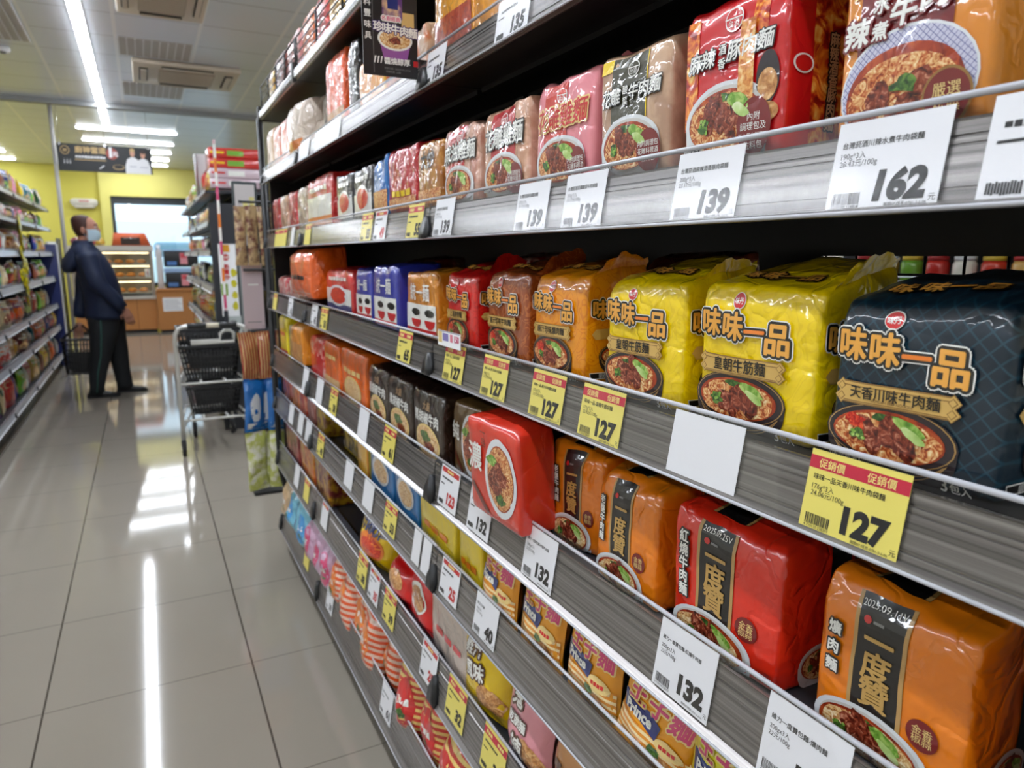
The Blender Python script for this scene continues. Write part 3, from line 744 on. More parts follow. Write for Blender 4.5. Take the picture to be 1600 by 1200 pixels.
def d_band(f, root, side_txt, date=None, seal=True, bseed=2, side=True):
    W_, H_ = f.W, f.H; a = Art(f.front); x0, x1 = -0.235*W_, 0.125*W_
    a.rect('centre_band', x0, 0.012, x1, H_*0.965, INK['black'], 0, 0.006)
    for x in (x0, x1-0.028*W_): a.rect('centre_band', x, 0.012, x+0.028*W_, H_*0.965, INK['bowlline'], 1, 0.006)
    for ch, z in (('一', 0.745), ('度', 0.60), ('贊', 0.435)): a.text('brand_lettering', ch, (x0+x1)/2, z*H_, 0.21*W_, INK['oldgold'], 4, 0.025)
    a.ellipse('brand_lettering', x0+0.09*W_, 0.845*H_, 0.026*W_, 0.022*H_, INK['red'], 3); a.rect('brand_lettering', x0+0.13*W_, 0.835*H_, x0+0.20*W_, 0.85*H_, INK['grey'], 3)
    if date: a.text('date_print', date, (x0+x1)/2, 0.925*H_, 0.055*W_, INK['white'], 4)
    a.text('lettering', side_txt, -0.365*W_, 0.60*H_, 0.098*W_, INK['white'], 8, 0.03, [(0.16, INK['black'], 2)], vert=True, gap=1.0 if len(side_txt) > 3 else 1.35)
    bowl(a, -0.08*W_, 0.14*H_, 0.40*W_, 0.185*H_, 'white', NOODLE_PALE, seed=bseed, chili=False)
    if seal:
        a.ellipse('seal_mark', 0.255*W_, 0.36*H_, 0.095*W_, 0.085*H_, INK['darkred'], 2); a.text('seal_mark', '金香', 0.255*W_, 0.385*H_, 0.062*W_, INK['cream'], 3); a.text('seal_mark', '椒蒜', 0.255*W_, 0.335*H_, 0.062*W_, INK['cream'], 3)
    a.emit(root)
    a = Art(f.topf)
    a.rect('top_band', x0, -f.D*0.42, x1, f.D*0.40, INK['black'], 0, 0.006); a.rect('top_band', x0, -f.D*0.42, x0+0.028*W_, f.D*0.40, INK['bowlline'], 1); a.rect('top_band', x1-0.028*W_, -f.D*0.42, x1, f.D*0.40, INK['bowlline'], 1)
    a.emit(root)
    if side:
        a = Art(f.side); D_ = f.D
        a.rect('side_print', 0.12*D_, 0.02*H_, 0.40*D_, 0.93*H_, INK['black'], 0, 0.008)
        a.text('side_print', side_txt, 0.26*D_, 0.55*H_, 0.075*W_, INK['white'], 4, 0.02, vert=True)
        bowl(a, 0.02*D_, 0.16*H_, 0.24*D_, 0.14*H_, 'white', NOODLE_PALE, seed=bseed+4, chili=False, part='side_print')
        a.emit(root)

def d_wine(f, root, big, small, stripe, stripe_at, ink='white', line='black', oval=('內附','調理包及','佐料包'), bkind='white', yellow=False, side_txt=None, extra=None, bseed=4, txtcol=None):
    W_, H_ = f.W, f.H; a = Art(f.front)
    if stripe: a.rect('colour_panel', stripe_at[0]*W_, 0.02*H_, stripe_at[1]*W_, 0.955*H_, stripe, 0)
    if yellow: a.rect('colour_panel', -0.47*W_, 0.86*H_, stripe_at[0]*W_, 0.955*H_, INK['yellow'], 0); a.rect('colour_panel', stripe_at[1]*W_-0.012*W_, 0.40*H_, stripe_at[1]*W_, 0.955*H_, INK['yellow'], 1)
    if extra: extra(a, W_, H_)
    cx = 0.02*W_
    a.ellipse('emblem', cx, 0.845*H_, 0.085*W_, 0.068*H_, INK['white'], 2); a.ellipse('emblem', cx, 0.845*H_, 0.074*W_, 0.058*H_, stripe or INK['red'], 3)
    a.rect('emblem', cx-0.085*W_, 0.848*H_, cx+0.085*W_, 0.856*H_, INK['white'], 4); a.text('emblem', '台酒', cx, 0.823*H_, 0.055*W_, INK['white'], 4)
    ol = [(0.085, INK[line], 2)]; n = len(big) + (1 if small else 0); cw = 0.86/n
    x = -0.43 + cw/2; sl = 0.0
    for i, ch in enumerate(big):
        if small and i == small[0]:
            for j, c2 in enumerate(small[1]): a.text('title_lettering', c2, x*W_, (0.695 - 0.085*j)*H_, cw*0.55*W_, txtcol or INK[ink], 8, 0.02, ol)
            x += cw*0.85
        a.text('title_lettering', ch, x*W_, (0.655 + 0.03*(x+0.43))*H_, cw*1.02*W_, txtcol or INK[ink], 8, 0.018, ol, skew=0.12); x += cw
    bowl(a, -0.03*W_, 0.27*H_, 0.43*W_, 0.23*H_, bkind, seed=bseed, chili=False, tall=True)
    if oval:
        a.ellipse('red_oval', 0.27*W_, 0.20*H_, 0.155*W_, 0.165*H_, INK['darkred'], 10)
        for i, l in enumerate(oval): a.text('red_oval', l, 0.27*W_, (0.255 - 0.055*i)*H_, min(0.06, 0.27/len(l))*W_, INK['white'], 12)
    a.rect('caption', -0.46*W_, 0.10*H_, -0.26*W_, 0.145*H_, INK['black'], 10); a.text('caption', '調理參考', -0.36*W_, 0.122*H_, 0.046*W_, INK['white'], 12)
    a.emit(root)
    if side_txt:
        a = Art(f.side); D_ = f.D
        a.rect('side_print', -0.22*D_, 0.02*H_, 0.22*D_, 0.95*H_, FIRE if side_txt.startswith('麻') else INK['darkred'], 0)
        a.text('side_print', side_txt, 0.0, 0.44*H_, 0.098*W_, INK['tan'], 8, 0.03, [(0.14, INK['black'], 2)], vert=True, gap=0.92)
        a.ellipse('side_print', -0.33*D_, 0.52*H_, 0.11*D_, 0.055*H_, INK['white'], 2); a.ellipse('side_print', -0.33*D_, 0.52*H_, 0.09*D_, 0.045*H_, INK['red'], 3)
        a.emit(root)

def d_nong(f, root, ch, ink='white'):
    W_, H_ = f.W, f.H; a = Art(f.front)
    for k in range(9):
        a.ellipse('ornament', (-0.40 + 0.035*k)*W_, (0.30 - 0.026*k)*H_, 0.040*W_, 0.035*H_, INK['brown'], 1, n=12); a.ellipse('ornament', (-0.40 + 0.035*k)*W_, (0.30 - 0.026*k)*H_, 0.022*W_, 0.02*H_, INK['darkred'], 2, n=12)
    a.text('small_lettering', '一品', -0.15*W_, 0.84*H_, 0.10*W_, INK['brown'], 2, vert=True)
    a.text('title_lettering', ch, -0.315*W_, 0.62*H_, 0.30*W_, INK['white'], 9, 0.022)
    a.ellipse('bowl_picture', 0.18*W_, 0.50*H_, 0.295*W_, 0.40*H_, INK['bowlwhite'], 2)
    a.ellipse('bowl_picture', 0.185*W_, 0.50*H_, 0.245*W_, 0.33*H_, SOUP, 3); a.ellipse('bowl_picture', 0.185*W_, 0.50*H_, 0.235*W_, 0.315*H_, NOODLE, 4)
    for k, (x, z, s) in enumerate(((0.07, .46, .10), (0.17, .55, .11), (0.14, .38, .10), (0.25, .50, .07))): a.ellipse('bowl_picture', x*W_, z*H_, s*W_, s*1.1*H_, MEAT, 5, n=14, wob=.4, seed=k*2.2)
    a.ellipse('bowl_picture', 0.05*W_, 0.66*H_, 0.10*W_, 0.06*H_, LEAF, 6, n=12, wob=.6, seed=4); a.ellipse('bowl_picture', 0.2*W_, 0.29*H_, 0.08*W_, 0.05*H_, DARKLEAF, 6, n=12, wob=.6, seed=5)
    a.emit(root)

def d_pepper(f, root):
    W_, H_ = f.W, f.H; a = Art(f.front)
    a.text('lettering', '大廚', 0.02*W_, 0.80*H_, 0.12*W_, INK['tan'], 3, 0.02)
    a.text('lettering', '黑胡椒牛肉', 0.0, 0.62*H_, 0.165*W_, INK['white'], 3, 0.03)
    a.ellipse('bowl_picture', 0.02*W_, 0.27*H_, 0.40*W_, 0.26*H_, INK['cream'], 2); a.ellipse('bowl_picture', 0.02*W_, 0.27*H_, 0.36*W_, 0.225*H_, NOODLE_PALE, 3)
    a.ellipse('bowl_picture', 0.0, 0.34*H_, 0.18*W_, 0.09*H_, DARKLEAF, 4, n=14, wob=.5, seed=2); a.ellipse('bowl_picture', 0.08*W_, 0.22*H_, 0.16*W_, 0.09*H_, MEAT, 4, n=14, wob=.5, seed=3)
    a.emit(root)

def d_prince(f, root, stripe=(255,236,190), lower=True, green=False):
    W_, H_ = f.W, f.H; a = Art(f.front)
    pk = INK['pink']; ol = [(0.10, INK['cream'], 2)]
    if not green: a.text('lettering', '美味專用', 0.10*W_, 0.885*H_, 0.12*W_, INK['brown'], 4, 0.02)
    else:
        a.ellipse('emblem', -0.36*W_, 0.90*H_, 0.12*W_, 0.065*H_, INK['red'], 3); a.text('emblem', '味王', -0.36*W_, 0.90*H_, 0.09*W_, INK['white'], 4, 0.03); a.text('emblem', 'VE WONG', -0.35*W_, 0.80*H_, 0.045*W_, INK['brown'], 4)
    for k, ch in enumerate('王子麵'): a.text('title_lettering', ch, (-0.22+0.27*k)*W_, (0.71 if not green else 0.74)*H_, 0.25*W_, pk, 6, 0.03, ol)
    a.rect('striped_panel', -0.48*W_, 0.06*H_, 0.48*W_, 0.40*H_, film((252,226,170), 'stripe', (236,150,40), 0.25, scale=1.3), 1)
    a.poly('blue_panel', [(-0.40*W_, 0.43*H_), (0.10*W_, 0.40*H_), (0.14*W_, 0.56*H_), (-0.02*W_, 0.60*H_), (-0.43*W_, 0.62*H_)], INK['blue'], 4)
    a.text('blue_panel', 'Prince', -0.16*W_, 0.515*H_, 0.15*W_, INK['white'], 7, 0.045)
    a.ellipse('picture', 0.26*W_, 0.40*H_, 0.16*W_, 0.085*H_, INK['cream'], 5, n=18, wob=.2, seed=3); bars(a, 'picture', 0.26*W_, 0.40*H_, 0.2*W_, 0.05*H_, INK['red'], 7, 4, 3)
    a.ellipse('picture', 0.18*W_, 0.20*H_, 0.14*W_, 0.09*H_, CRUMB, 4, n=18, wob=.3, seed=6); a.ellipse('picture', 0.10*W_, 0.29*H_, 0.08*W_, 0.05*H_, DARKLEAF, 5, n=12, wob=.6, seed=7)
    a.emit(root)

def d_generic(f, root, lo=None, lo_h=0.4, oval=None, txt=None, tcol='white', tz=0.72, tsize=0.2, line='black', bowlk=None, strip=None, strip_at=(0.0, 0.12), top=None, seed=1, picture=None, oz=0.42, redbowl=False):
    W_, H_ = f.W, f.H; a = Art(f.front)
    if lo: a.rect('lower_panel', -0.485*W_, 0.015, 0.485*W_, lo_h*H_, lo, 0)
    if top: a.rect('upper_panel', -0.485*W_, 0.70*H_, 0.485*W_, 0.93*H_, top, 0)
    if strip: a.rect('edge_strip', -0.485*W_, strip_at[0]*H_+0.01, 0.485*W_, strip_at[1]*H_, strip, 2)
    if oval: a.ellipse('oval_panel', 0.0, oz*H_, 0.36*W_, 0.24*H_, oval, 3)
    if picture: a.ellipse('food_picture', 0.02*W_, oz*H_, 0.30*W_, 0.19*H_, picture, 4, n=20, wob=.15, seed=seed)
    if redbowl:
        for x in (-.14, .30):
            a.ellipse('bowl_picture', x*W_, 0.40*H_, 0.14*W_, 0.055*H_, INK['black'], 3); a.ellipse('bowl_picture', x*W_, 0.29*H_, 0.16*W_, 0.13*H_, INK['red'], 3, n=14, a0=180, a1=360)
    if bowlk: bowl(a, 0.0, 0.26*H_, 0.36*W_, 0.15*H_, bowlk, seed=seed, chili=False)
    if txt:
        if isinstance(txt, int): bars(a, 'lettering', 0, tz*H_, 0.7*W_, 0.10*H_, INK[tcol], 4, txt, seed)
        else: a.text('lettering', txt, 0, tz*H_, tsize*W_, INK[tcol], 6, 0.016 if tsize < .3 else .03, [(0.12, INK[line], 2)] if line else ())
    a.emit(root)

FRONT = 0.505
def place(form, body, tier, Yc, label, design=None, args=(), kw={}, group=None, X=FRONT, flap=0, name='noodle_pack', tilt=0.0, turn=0.0, zoff=0.0, cat='noodle pack', roll=0.0):
    t = thing(name, label, cat, (X + form.D/2, Yc, DECK[tier] + zoff), group=group or 'noodle packs on the ' + TNAME[tier], rot=(tilt, roll, -math.pi/2 + turn))
    obj('bag', form.mesh(body), t)
    if flap: obj('seal_flap', form.flap(body, 1, flap*.48), t)
    if design: design(form, t, *args, **kw)
    return t
TNAME = {'T1':'top open shelf', 'T2':'upper shelf', 'T3':'eye level shelf', 'T4':'fourth shelf', 'T5':'fifth shelf', 'T6':'low shelf', 'T7':'bottom shelf', 'T0':'wire basket shelf'}
sd = iter(range(3, 4000, 7))
def F(W_, H_, D_=0.10, **k): return Form(W_, D_, H_, seed=next(sd)*0.731, **k)

YELLOW, NAVY, RED, BROWN, ORANGE = film((248,214,4), 'swirl', (240,204,4), k=.45), film((9,32,47), 'lattice', (24,62,78), coat=.5, rough=.36), film((214,26,22), 'swirl', (196,16,18)), film((146,66,22), 'swirl', (178,96,44)), film((238,150,14), 'swirl', (226,128,10))
BOR, BRED = film((236,128,16), k=.5), film((226,44,22), k=.45)
# --- eye level shelf, from the near end
place(F(0.134, 0.135, 0.105, rise=0.026), NAVY, 'T3', 0.322, 'dark navy noodle pack with gold lettering and bowl picture, at the right edge', d_logo, ('天香川味牛肉麵', NAVY), X=0.503, flap=0.05)
place(F(0.140, 0.140, 0.105, rise=0.026), YELLOW, 'T3', 0.479, 'bright yellow noodle pack directly left of the navy pack', d_logo, ('皇朝牛筋麵', YELLOW), dict(bowl_kw=dict(seed=7, chili=False)), X=0.503, flap=0.045)
place(F(0.140, 0.140, 0.105, rise=0.026), YELLOW, 'T3', 0.647, 'bright yellow noodle pack beside the gold orange pack, left of its yellow twin', d_logo, ('皇朝牛筋麵', YELLOW), dict(bowl_kw=dict(seed=11, chili=False)), X=0.503, flap=0.035)
place(F(0.132, 0.141, 0.105, rise=0.026), ORANGE, 'T3', 0.838, 'golden orange noodle pack with gold plaque between brown and yellow packs', d_logo, ('原汁珍味爌肉麵', ORANGE), dict(bowl_kw=dict(seed=13)), flap=0.045)
place(F(0.132, 0.141, 0.105, amp=1.3, rise=0.026), BROWN, 'T3', 0.995, 'chestnut brown noodle pack with swirl pattern and gold plaque', d_logo, ('原汁珍味牛肉麵', BROWN), dict(bowl_kw=dict(seed=17)), flap=0.055)
place(F(0.130, 0.135, 0.105, amp=1.3, rise=0.026), RED, 'T3', 1.180, 'glossy red noodle pack with gold plaque next to the brown one', d_logo, ('上湯排骨麵', RED), dict(bowl_kw=dict(seed=19)), flap=0.06)
BLUE = film((44,52,160), k=.4); OW = film((206,130,30), k=.55)
for Yc, lab, bd in ((1.372, 'orange and white film noodle pack with red foot, left of the red one', OW), (1.585, 'large royal blue noodle pack with white lower half and red foot', BLUE), (1.800, 'smaller royal blue noodle pack at the left of the large blue one', BLUE)):
    place(F(0.172 if Yc != 1.8 else 0.14, 0.143 if Yc == 1.585 else 0.135, 0.11), bd, 'T3', Yc, lab, d_generic, (), dict(lo=INK['white'], lo_h=0.52, strip=INK['red'], strip_at=(0, .15), bowlk=None, txt='統一麵', redbowl=True, tz=.70, tsize=.22, line=None, oval=None if bd is OW else None, picture=None, seed=4), X=0.500 if Yc != 1.585 else 0.490)
place(F(0.30, 0.127, 0.12), film((206,40,40), k=.5), 'T3', 2.09, 'wide red noodle multipack with white middle and blue foot', d_generic, (), dict(lo=INK['white'], lo_h=.58, strip=INK['blue'], strip_at=(0,.22), oval=INK['bowlwhite'], picture=CHILI, txt=7, tz=.8))
place(F(0.34, 0.160, 0.12, roof=.3, bulge=.015), film((238,100,20), k=.6), 'T3', 2.475, 'bulging orange snack noodle bag with white top knot hanging over the rail', d_generic, (), dict(txt=5, tcol='black', tz=.42, strip=INK['white'], strip_at=(.05,.12)), X=0.470, zoff=0.03)
place(F(0.17, 0.083, 0.11), film((170,60,60), 'print', (230,210,190), k=.6), 'T3', 2.80, 'clear film noodle pack with brown print near the far end of eye level', None)
place(F(0.17, 0.080, 0.11), film((190,50,60), 'print', (220,190,180), k=.6), 'T3', 3.05, 'reddish film pack at the very far end of eye level shelf', None)
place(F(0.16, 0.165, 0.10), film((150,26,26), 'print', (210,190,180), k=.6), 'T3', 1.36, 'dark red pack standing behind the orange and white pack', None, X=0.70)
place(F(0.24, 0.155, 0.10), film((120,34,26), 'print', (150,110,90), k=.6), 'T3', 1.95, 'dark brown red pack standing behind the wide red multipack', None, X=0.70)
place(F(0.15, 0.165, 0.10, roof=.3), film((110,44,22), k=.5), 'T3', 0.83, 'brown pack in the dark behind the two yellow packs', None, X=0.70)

# --- upper shelf
def ex_red(a, w, h):
    a.rect('flame_print', -0.48*w, 0.25*h, -0.34*w, 0.93*h, FIRE, 0); a.rect('flame_corner', 0.20*w, 0.72*h, 0.34*w, 0.93*h, FIRE, 0)
    a.rect('noodle_lift', 0.10*w, 0.30*h, 0.24*w, 0.82*h, printed('noodle_strand_picture', [(190,90,30),(232,160,80),(250,215,150)], 160, .6), 7)
    a.ellipse('spice_jar', 0.36*w, 0.46*h, 0.10*w, 0.15*h, INK['bowldark'], 3); a.ellipse('spice_jar', 0.36*w, 0.42*h, 0.085*w, 0.09*h, CRUMB, 4); a.ellipse('spice_jar', 0.37*w, 0.27*h, 0.10*w, 0.055*h, CRUMB, 4)
def ex_org(a, w, h):
    a.rect('colour_panel', -0.36*w, 0.30*h, 0.28*w, 0.96*h, INK['darkred'], 0)
    a.poly('gold_ribbon', [(-0.42*w, 0.80*h), (-0.42*w, 0.72*h), (0.42*w, 0.86*h), (0.42*w, 0.94*h)], INK['cream'], 2)
    a.poly('gold_ribbon', [(-0.20*w, 0.70*h), (0.12*w, 0.75*h), (0.12*w, 0.93*h), (-0.20*w, 0.88*h)], INK['black'], 3)
    a.poly('gold_ribbon', [(-0.19*w, 0.71*h), (0.11*w, 0.76*h), (0.11*w, 0.92*h), (-0.19*w, 0.87*h)], INK['cream'], 4)
    a.text('gold_ribbon', '特選', -0.04*w, 0.815*h, 0.135*w, INK['darkred'], 6, 0.04, slope=.15)
OB = film((226,140,40), k=.35)
def d_boil(f, root):
    W_, H_ = f.W, f.H; a = Art(f.front); ex_org(a, W_, H_)
    ol = [(0.12, INK['darkred'], 2)]
    for ch, x, z, s in (('辣', -0.36, 0.545, 0.19), ('水', -0.19, 0.66, 0.12), ('煮', -0.19, 0.53, 0.12), ('牛', -0.03, 0.60, 0.19), ('肉', 0.17, 0.635, 0.19), ('麵', 0.38, 0.675, 0.22)):
        a.text('title_lettering', ch, x*W_, z*H_, s*W_, INK['white'], 9, 0.035, ol, skew=.1)
    a.ellipse('bowl_picture', 0.0, 0.24*H_, 0.46*W_, 0.29*H_, INK['bowlwhite'], 2)
    a.ellipse('bowl_picture', 0.0, 0.24*H_, 0.445*W_, 0.275*H_, film((205,205,225), 'lattice', (70,72,150), .25, scale=3.0), 3)
    a.ellipse('bowl_picture', -0.01*W_, 0.20*H_, 0.40*W_, 0.24*H_, SOUP, 4); a.ellipse('bowl_picture', -0.01*W_, 0.18*H_, 0.38*W_, 0.21*H_, NOODLE, 5)
    for k, (x, z) in enumerate(((-.15, .20), (.04, .14), (.14, .24), (-.02, .08), (-.26, .10))): a.ellipse('bowl_picture', x*W_, z*H_, .10*W_, .07*H_, MEAT, 6, n=14, wob=.5, seed=k)
    a.ellipse('bowl_picture', 0.02*W_, 0.25*H_, .10*W_, .045*H_, DARKLEAF, 7, n=12, wob=.7, seed=9)
    a.ellipse('round_badge', 0.29*W_, 0.15*H_, .15*W_, .13*H_, INK['goldline'], 8); a.ellipse('round_badge', 0.29*W_, 0.15*H_, .135*W_, .117*H_, INK['darkred'], 9)
    a.text('round_badge', '嚴選', 0.29*W_, 0.18*H_, .085*W_, INK['cream'], 11); a.text('round_badge', '私饌', 0.29*W_, 0.11*H_, .085*W_, INK['cream'], 11)
    a.emit(root)
    a = Art(f.side); a.ellipse('side_print', 0.02, 0.42*H_, 0.035, 0.032, INK['bowlwhite'], 2); a.ellipse('side_print', 0.02, 0.42*H_, 0.029, 0.026, SOUP, 3); a.emit(root)
place(F(0.116, 0.147, 0.11), OB, 'T2', 0.350, 'ochre orange noodle pack with blue patterned bowl at the top right corner', d_boil, X=0.503)
place(F(0.128, 0.151, 0.11, amp=1.2), film((206,18,26), k=.4), 'T2', 0.527, 'large red noodle pack with flames and a raised noodle picture, left of the ochre one', d_wine, ('麻辣豚肉麵', (2, '酒香'), None, (0, 0)), dict(oval=('內附','調理包及','玉山茅台料理酒','佐料包'), side_txt='麻辣酒香豚肉麵', extra=ex_red, bseed=21), X=0.503)
place(F(0.128, 0.143, 0.11), film((206,170,140), 'print', (180,142,116), k=.4), 'T2', 0.680, 'tan noodle pack with dark olive centre panel and yellow corner', d_wine, ('花雕牛肉麵', (2, '酸菜'), film((62,60,40), k=.35), (-0.30, 0.22)), dict(yellow=True, oval=('內附調理包','花雕料理酒','佐料包'), bseed=23))
place(F(0.142, 0.141, 0.11, amp=1.4), film((232,140,150), k=.4), 'T2', 0.830, 'pink noodle pack with red centre panel beside the olive one', d_wine, ('花雕雞麵', None, film((206,56,40), k=.35), (-0.32, 0.10)), dict(ink='red', line='cream', oval=('內附調理包','花雕料理酒','佐料包'), bseed=25), flap=0.05)
place(F(0.150, 0.139, 0.11), film((222,176,150), 'print', (200,150,120), k=.5), 'T2', 1.000, 'light tan noodle pack with red arch and orange top, fourth from the right', d_wine, ('花雕雞麵', None, film((190,40,44), k=.35), (-0.30, 0.25)), dict(oval=('內附調理包','花雕料理酒','佐料包'), bseed=27))
place(F(0.150, 0.136, 0.11, amp=1.6), film((214,170,150), 'print', (190,130,110), k=.8), 'T2', 1.170, 'crumpled clear film noodle pack with red top left of the light tan pack', d_wine, ('麻油雞麵', None, film((190,50,50), k=.6), (-0.36, 0.15)), dict(oval=None, bseed=29))
place(F(0.125, 0.130, 0.11), film((190,130,50), 'print', (160,96,30), k=.6), 'T2', 1.325, 'golden brown noodle pack with brushed black lettering beside a tag of 55', d_generic, (), dict(txt='大炒', tcol='black', line=None, tz=.74, tsize=.3, lo=NOODLE, lo_h=.32))
place(F(0.185, 0.142, 0.11, amp=1.5), film((186,20,34), k=.6), 'T2', 1.490, 'crimson film noodle pack with small yellow sticker', d_generic, (), dict(lo=NOODLE, lo_h=.26, strip=None, picture=None, oval=None, txt=4, tcol='yellow', tz=.32))
place(F(0.11, 0.138, 0.11, amp=1.4), film((20,110,190), k=.6), 'T2', 1.642, 'bright blue film noodle pack showing brown noodles below', d_generic, (), dict(lo=NOODLE, lo_h=.45))
for Yc, lab in ((1.792, 'black and white noodle pack with red lettering beside the blue one'), (1.975, 'black and white noodle pack with red lettering, the farther of its pair')):
    place(F(0.165, 0.133, 0.11), film((46,44,50), k=.6), 'T2', Yc, lab, d_generic, (), dict(lo=INK['white'], lo_h=.50, oval=INK['white'], oz=.42, txt=4, tz=.78, bowlk=None, picture=CHILI, seed=3))
place(F(0.34, 0.155, 0.12), film((200,40,36), k=.6), 'T2', 2.290, 'wide red and white noodle multipack with orange foot on the upper shelf', d_generic, (), dict(lo=INK['white'], lo_h=.62, strip=INK['orange'], strip_at=(0,.22), txt=6, tz=.76))
for Yc, lab, c in ((2.56, 'clear and silver film noodle pack beside the wide red multipack', (200,180,160)), (2.735, 'red film pack second from the far end group of upper shelf', (196,36,44)), (2.915, 'beige and red film pack between two red ones at the far end', (206,160,130)), (3.095, 'deep red film pack at the very far end of the upper shelf', (190,20,36))):
    place(F(0.155, 0.145, 0.11), film(c, 'print', tuple(int(x*.75) for x in c), k=.8), 'T2', Yc, lab, None)

# --- fourth shelf
place(F(0.15, 0.150, 0.11, roof=.10, rise=.020), BOR, 'T4', 0.140, 'orange noodle pack cut off by the lower right edge', d_band, ('爌肉麵',), dict(bseed=31), X=0.515)
place(F(0.132, 0.152, 0.11, roof=.10, rise=.020, amp=1.3), BOR, 'T4', 0.326, 'orange noodle pack with black centre band and date print at the lower right', d_band, ('爌肉麵', '2025.09.11V'), dict(bseed=33), X=0.515)
place(F(0.152, 0.150, 0.11, roof=.10, rise=.020, amp=1.2), BRED, 'T4', 0.512, 'vermilion noodle pack with black centre band and round red seal', d_band, ('紅燒牛肉麵', '2025.09.25V'), dict(bseed=35), X=0.513, flap=0.0)
place(F(0.122, 0.150, 0.11, roof=.10, rise=.020, amp=1.5), BOR, 'T4', 0.680, 'orange noodle pack with black band, left of the vermilion pack', d_band, ('老甕牛肉麵',), dict(bseed=37), X=0.513)
place(F(0.118, 0.150, 0.11, roof=.10, rise=.020, amp=1.8), BOR, 'T4', 0.838, 'crumpled orange noodle pack with black band, turned slightly aside', d_band, ('老甕牛肉麵',), dict(bseed=39), X=0.535, turn=0.12)
place(F(0.162, 0.160, 0.066, amp=1.2, roof=.05), film((214,48,26), k=.4), 'T4', 0.955, 'red noodle pack with one big white character leaning out over the rail', d_nong, ('濃',), X=0.462, tilt=0.04, zoff=0.012, turn=0.04)
place(F(0.125, 0.150, 0.10), film((104,78,40), k=.4), 'T4', 1.195, 'olive brown noodle pack with one big white character, behind the red leaning one', d_nong, ('純',), X=0.52)
for Yc, lab in ((1.365, 'black brown noodle pack with white lettering and bowl, nearest of three'), (1.548, 'black brown noodle pack with white lettering and bowl, middle of three'), (1.722, 'black brown noodle pack with white lettering and bowl, farthest of three')):
    place(F(0.165, 0.146, 0.11), film((44,26,18), k=.5), 'T4', Yc, lab, d_pepper)
ORF = film((234,104,16), k=.5)
place(F(0.26, 0.160, 0.12), ORF, 'T4', 1.965, 'deep orange noodle multipack beside the black brown packs', d_generic, (), dict(oval=INK['cream'], picture=NOODLE_PALE, oz=.30, txt=4, tcol='cream', tz=.62))
place(F(0.20, 0.155, 0.12), ORF, 'T4', 2.220, 'deep orange noodle multipack, left of another orange one', d_generic, (), dict(lo=NOODLE_PALE, lo_h=.3, txt=3, tcol='cream'))
place(F(0.19, 0.150, 0.12), film((206,30,36), 'print', (226,190,180), k=.6), 'T4', 2.440, 'red and clear film noodle pack beside a white tag', d_generic, (), dict(strip=INK['red'], strip_at=(.1,.6)))
place(F(0.20, 0.150, 0.12, roof=.3), film((236,150,30), k=.6), 'T4', 2.660, 'light orange noodle bag slumping over the rail on the fourth shelf', d_generic, (), dict(lo=CRUMB, lo_h=.5), X=0.48, zoff=.035)
place(F(0.16, 0.150, 0.12), film((206,190,120), 'print', (170,120,60), k=.7), 'T4', 2.880, 'yellowish clear film pack on the far part of the fourth shelf', None)
place(F(0.17, 0.172, 0.10), film((240,216,20), k=.5), 'T4', 3.090, 'yellow pack with tall red oval at the far end of the fourth shelf', d_generic, (), dict(oval=INK['yellow'], oz=.6, txt=3, tcol='red', tz=.6, strip=INK['red'], strip_at=(0,.2)))

# --- fifth shelf
PO, PG = film((240,160,24), k=.4), film((222,214,40), k=.4)
place(Pillow(0.128, 0.036, 0.128, 0.7), PG, 'T5', 0.478, 'yellow green snack noodle bag with a red oval emblem', d_prince, (), dict(green=True), X=0.484, tilt=-0.13, name='snack_noodle_bag')
for k, (Yc, lab, tu) in enumerate(((0.606, 'orange snack noodle bag next to the yellow green one, tilted', 0.0), (0.735, 'orange snack noodle bag, second from the yellow green one', 0), (0.878, 'orange snack noodle bag, third from the yellow green one', 0), (1.018, 'orange snack noodle bag beside the yellow bag, farthest of four', 0))):
    place(Pillow(0.128, 0.036, 0.128, 3.3+k*2.1), PO, 'T5', Yc, lab, d_prince, X=0.484, tilt=-0.13, name='snack_noodle_bag', turn=0.1 if k == 0 else 0, roll=0.16 if k == 0 else 0)
YG = film((242,214,40), k=.35)
place(F(0.105, 0.150, 0.11), YG, 'T5', 1.150, 'pale yellow snack bag between orange bags and its wider twin', d_generic, (), dict(txt=3, tcol='orange', tz=.25, picture=None))
place(F(0.20, 0.150, 0.12), YG, 'T5', 1.325, 'wide pale yellow snack bag with orange print under the rail', d_generic, (), dict(txt=3, tcol='orange', tz=.3))
BL = film((30,120,190), k=.35)
place(F(0.165, 0.150, 0.10), BL, 'T5', 1.518, 'sky blue noodle box with a bowl picture, nearer of two', d_generic, (), dict(oval=INK['bowlwhite'], picture=NOODLE_PALE, oz=.45, txt=3, tcol='yellow', tz=.80))
place(F(0.195, 0.150, 0.10), BL, 'T5', 1.715, 'sky blue noodle box with a bowl picture, farther of two', d_generic, (), dict(oval=INK['bowlwhite'], picture=NOODLE_PALE, oz=.45, txt=3, tcol='yellow', tz=.80))
place(F(0.10, 0.150, 0.10), film((236,206,70), 'vstripe', (230,140,40), k=.4, scale=1.4), 'T5', 1.900, 'yellow striped pack left of the sky blue boxes', None)
place(F(0.20, 0.145, 0.11, roof=.3, amp=1.6), film((240,200,20), k=.6), 'T5', 2.110, 'tall yellow pack with dark print, left of the striped one', d_generic, (), dict(lo=film((70,54,20), 'print', (180,150,30), k=.5), lo_h=.45), X=0.53)
